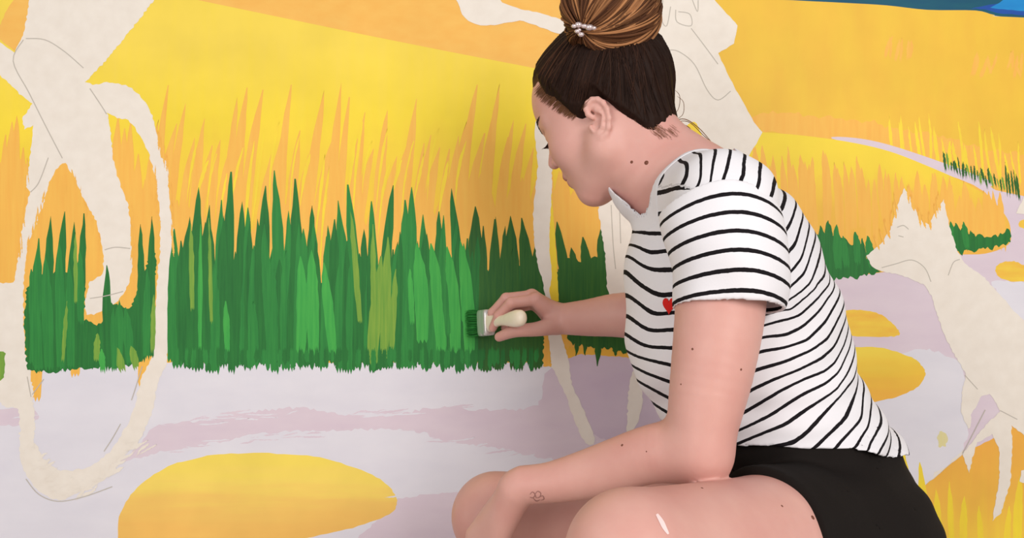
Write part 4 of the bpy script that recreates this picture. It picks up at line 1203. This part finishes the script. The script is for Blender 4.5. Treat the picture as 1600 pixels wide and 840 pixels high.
def skin_strip(pts, w, off=.0004):
    V, F = [], []
    P_ = smooth_poly(pts, 5, closed=False)
    for i, p in enumerate(P_):
        a = np.array(P_[max(0, i-1)]); b = np.array(P_[min(len(P_)-1, i+1)])
        t = (b - a) / (np.linalg.norm(b - a) + 1e-9); nr = np.array([-t[1], t[0]])
        s = i / (len(P_) - 1); ww = w * (.35 + .65 * math.sin(math.pi * min(1, s * .9 + .08)))
        for sg in (1, -1):
            q, n_ = on_skin(p[0] + nr[0] * ww * sg, p[1] + nr[1] * ww * sg, off)
            if q is None: return [], []
            V.append(q)
        if i: F.append((2*i-2, 2*i-1, 2*i+1, 2*i))
    return V, F
V, F = skin_strip([(1026,803),(1033,814),(1038,824),(1044,834)], 3.6)
if V: mesh_obj('paint_smear', V, F, plain('pale_paint_smear', (238, 208, 206), .5), body_o, True)['label'] = 'pale streak of paint on the thigh'
# little line tattoo at the wrist
INK = plain('tattoo_ink', (150, 104, 98), .6)
TV, TF = [], []
for pts in ([(828,772),(832,768),(836,772),(833,777),(828,776)], [(836,772),(840,767),(845,770),(843,776),(837,777)], [(843,776),(848,774),(850,779),(845,781)], [(833,777),(838,782),(844,780)], [(836,772),(838,777)]):
    V, F = skin_strip(pts, .8, .0003)
    if V:
        n0 = len(TV); TV += list(V); TF += [tuple(i + n0 for i in f) for f in F]
if TV: mesh_obj('tattoo', TV, TF, INK, body_o)['label'] = 'small line tattoo on the wrist'
# eyebrows and lashes
LASH = plain('dark_lash', (40, 24, 20), .6)
def on_head(f, l, u, off=.0006):
    """drop a point onto the face from in front"""
    o = H(f + .06, l, u); d = -hf
    h = bvh_b.ray_cast(Vector(o), Vector(d))
    return np.array(h[0]) + np.array(h[1]) * off if h[0] is not None else H(f, l, u)
for s in (1, -1):
    st = []
    for i in range(70):
        k = hrng.random()
        l_ = .010 + k * .042; u_ = .033 + .005 * math.sin(k * 2.6) + hrng.uniform(-.0032, .0032) * (1 - .6 * k)
        a = on_head(.085, s * l_, u_); b = on_head(.085, s * (l_ + .006), u_ + .0025 * (1 - k * 1.4))
        st.append((np.array([a, (a + b) / 2 + hf * .0006, b]), .0007))
    tubes('eyebrow', st, LASH, body_o, 4)
    st = []
    lid = []
    for i in range(22):
        k = i / 21
        l_ = .021 + k * .027
        a = on_head(.08, s * l_, .0035 - .0035 * (k - .4) ** 2 * 4, .0004)
        lid.append(a)
        out = hf * .0085 * (.7 + .5 * k) + hl * s * (.0045 * k) - hu * .0042
        st.append((np.array([a, a + out * .5 - hu * .001, a + out + hu * .0008]), .0005))
    st.append((np.array(lid), .0009))
    tubes('eyelashes', st, LASH, body_o, 4)
# short loose hairs at the temple and the nape, lying on the skin
st, cc = [], []
def skin_hair(pts, r, c):
    q = [on_skin(px, py, .0012)[0] for px, py in smooth_poly(pts, 4, closed=False)]
    q = [v for v in q if v is not None]
    if len(q) > 3: st.append((np.array(q), r)); cc.append(np.array(lin(c)[:3]))
for k in range(240):
    f = hrng.random()
    x0 = 836 + 60 * f + hrng.uniform(-2, 2); y0 = 144 + 40 * f ** .75 + hrng.uniform(-5, 6)
    g_ = hrng.uniform(.6, 1.1)
    skin_hair([(x0, y0), (x0 + 10 * g_, y0 - 11 * g_), (x0 + 26 * g_, y0 - 28 * g_)], .00028, (104, 70, 48))
for k in range(120):
    f = hrng.random()
    x0 = 960 + 90 * f; y0 = 160 + 44 * min(1, f * 1.5) + hrng.uniform(-10, 5)
    ln = hrng.uniform(6, 15)
    skin_hair([(x0, y0), (x0 + ln * .6, y0 + ln * .45), (x0 + ln * hrng.uniform(.8, 1.2), y0 + ln * hrng.uniform(.7, 1.0))], .00022, (140, 98, 78))
tubes('fine_hair', st, HAIR, hair_o, 4, cc)['kind'] = 'stuff'
# red heart on the shirt
RED = fabric('red_thread', False, (206, 38, 34))
V, F = [], []
hc = (1046, 476)
ring = []
for i in range(28):
    t = i / 28 * 2 * math.pi
    x = 16 * math.sin(t) ** 3; y = 13 * math.cos(t) - 5 * math.cos(2*t) - 2 * math.cos(3*t) - math.cos(4*t)
    ring.append((hc[0] + x * .62, hc[1] - y * .92))
for sc in (1.0, .5):
    for (x, y) in ring:
        p, n_ = cast(bvh_s, hc[0] + (x - hc[0]) * sc, hc[1] + (y - hc[1]) * sc)
        V.append(p + n_ * (.0012 if sc == 1 else .0020))
p, n_ = cast(bvh_s, *hc); V.append(p + n_ * .0022)
for i in range(28):
    j = (i + 1) % 28
    F += [(i, j, 28 + j, 28 + i), (28 + i, 28 + j, 56)]
mesh_obj('heart_patch', V, F, RED, shirt_o, True)['label'] = 'red embroidered heart'
# hair clip with beads
CLIP = plain('clip_metal', (214, 196, 196), .18, .8, .6)
V, F = [], []
for (px, py, r) in ((897,41,4),(904,39,5.5),(913,41,4.5),(921,43,6),(928,44,4),(902,49,4),(908,54,4.5),(905,47,3)):
    c = W(px, py, 1.078); n0 = len(V); rr_ = r / F_PX * 1.08
    for i in range(5):
        ph = -math.pi / 2 + math.pi * i / 4
        for j in range(8):
            t = j / 8 * 2 * math.pi
            V.append(c + rr_ * np.array([math.cos(ph) * math.cos(t) * 1.25, math.cos(ph) * math.sin(t), math.sin(ph) * .85]))
    for i in range(4):
        for j in range(8):
            F.append((n0 + i * 8 + j, n0 + i * 8 + (j + 1) % 8, n0 + (i + 1) * 8 + (j + 1) % 8, n0 + (i + 1) * 8 + j))
mesh_obj('hair_clip', V, F, CLIP, hair_o, True)['label'] = 'small silvery beaded hair clip'

# ------------------------------------------------------------------ paintbrush in the right hand
A = W(817, 496, 1.362); B = W(758, 504, 1.492); Ctip = W(736, 505, 1.5475)
ax = (B - A) / np.linalg.norm(B - A)
upv = np.array([0, 0, 1.0]); upv -= ax * (upv @ ax); upv /= np.linalg.norm(upv); sdv = np.cross(ax, upv)
brush = empty('paintbrush', tuple(Ctip))
tag(brush, 'flat paintbrush with cream handle held in her hand against the green grass', 'paintbrush')
def lofted(name, stations, mat, label=None, power=2.6, n=20):
    """stations: (point, half height along upv, half thickness along sdv)"""
    V, F = [], []
    for (p, hh_, tt_) in stations:
        for i in range(n):
            t = i / n * 2 * math.pi; c, s_ = math.cos(t), math.sin(t)
            V.append(p + upv * hh_ * math.copysign(abs(c) ** (2 / power), c) + sdv * tt_ * math.copysign(abs(s_) ** (2 / power), s_))
    m_ = len(stations)
    for k in range(m_ - 1):
        for i in range(n):
            j = (i + 1) % n; F.append((k*n+i, k*n+j, (k+1)*n+j, (k+1)*n+i))
    F.append(tuple(range(n))[::-1]); F.append(tuple((m_-1)*n + i for i in range(n)))
    o = mesh_obj(name, V, F, mat, brush, True)
    if label: o['label'] = label
    return o
LH = np.linalg.norm(B - A)
lofted('handle', [(A + ax * LH * f, h_, t_) for f, h_, t_ in ((-.02,.004,.003),(0,.0105,.0075),(.05,.0135,.0098),(.15,.0145,.0105),(.28,.0130,.0095),(.45,.0095,.0085),(.6,.0085,.008),(.75,.0115,.0082),(.87,.0185,.0085),(.93,.0215,.009))], plain('cream_handle', (236, 222, 200), .35, .5), 'cream wooden handle', 2.2)
lofted('ferrule', [(A + ax * LH * f, h_, t_) for f, h_, t_ in ((.86,.0215,.0095),(.88,.0232,.0105),(.95,.0235,.0105),(.97,.0228,.0100),(.99,.0236,.0105),(1.08,.0238,.0105),(1.09,.0230,.0100))], plain('steel_ferrule', (206, 200, 198), .3, .6, .55), 'metal ferrule', 6)
brs = []
bc = []
for i in range(420):
    u_ = hrng.uniform(-1, 1); v_ = hrng.uniform(-1, 1)
    p0 = A + ax * LH * 1.06 + upv * u_ * .0215 + sdv * v_ * .0085
    tip = Ctip + upv * (u_ * .0240 + hrng.normal(0, .001)) + np.array([v_ * .007 - .004, 0, 0])
    tip[1] = min(tip[1], -.0012)
    brs.append((np.array([p0, (p0 + tip) / 2 + upv * u_ * .001, tip]), .0007))
    k = hrng.random(); bc.append(np.array(lin((40, 110, 52))[:3]) * k + np.array(lin((64, 150, 70))[:3]) * (1 - k))
br = tubes('bristles', brs, HAIR, brush, 4, bc); br['label'] = 'bristles loaded with green paint'
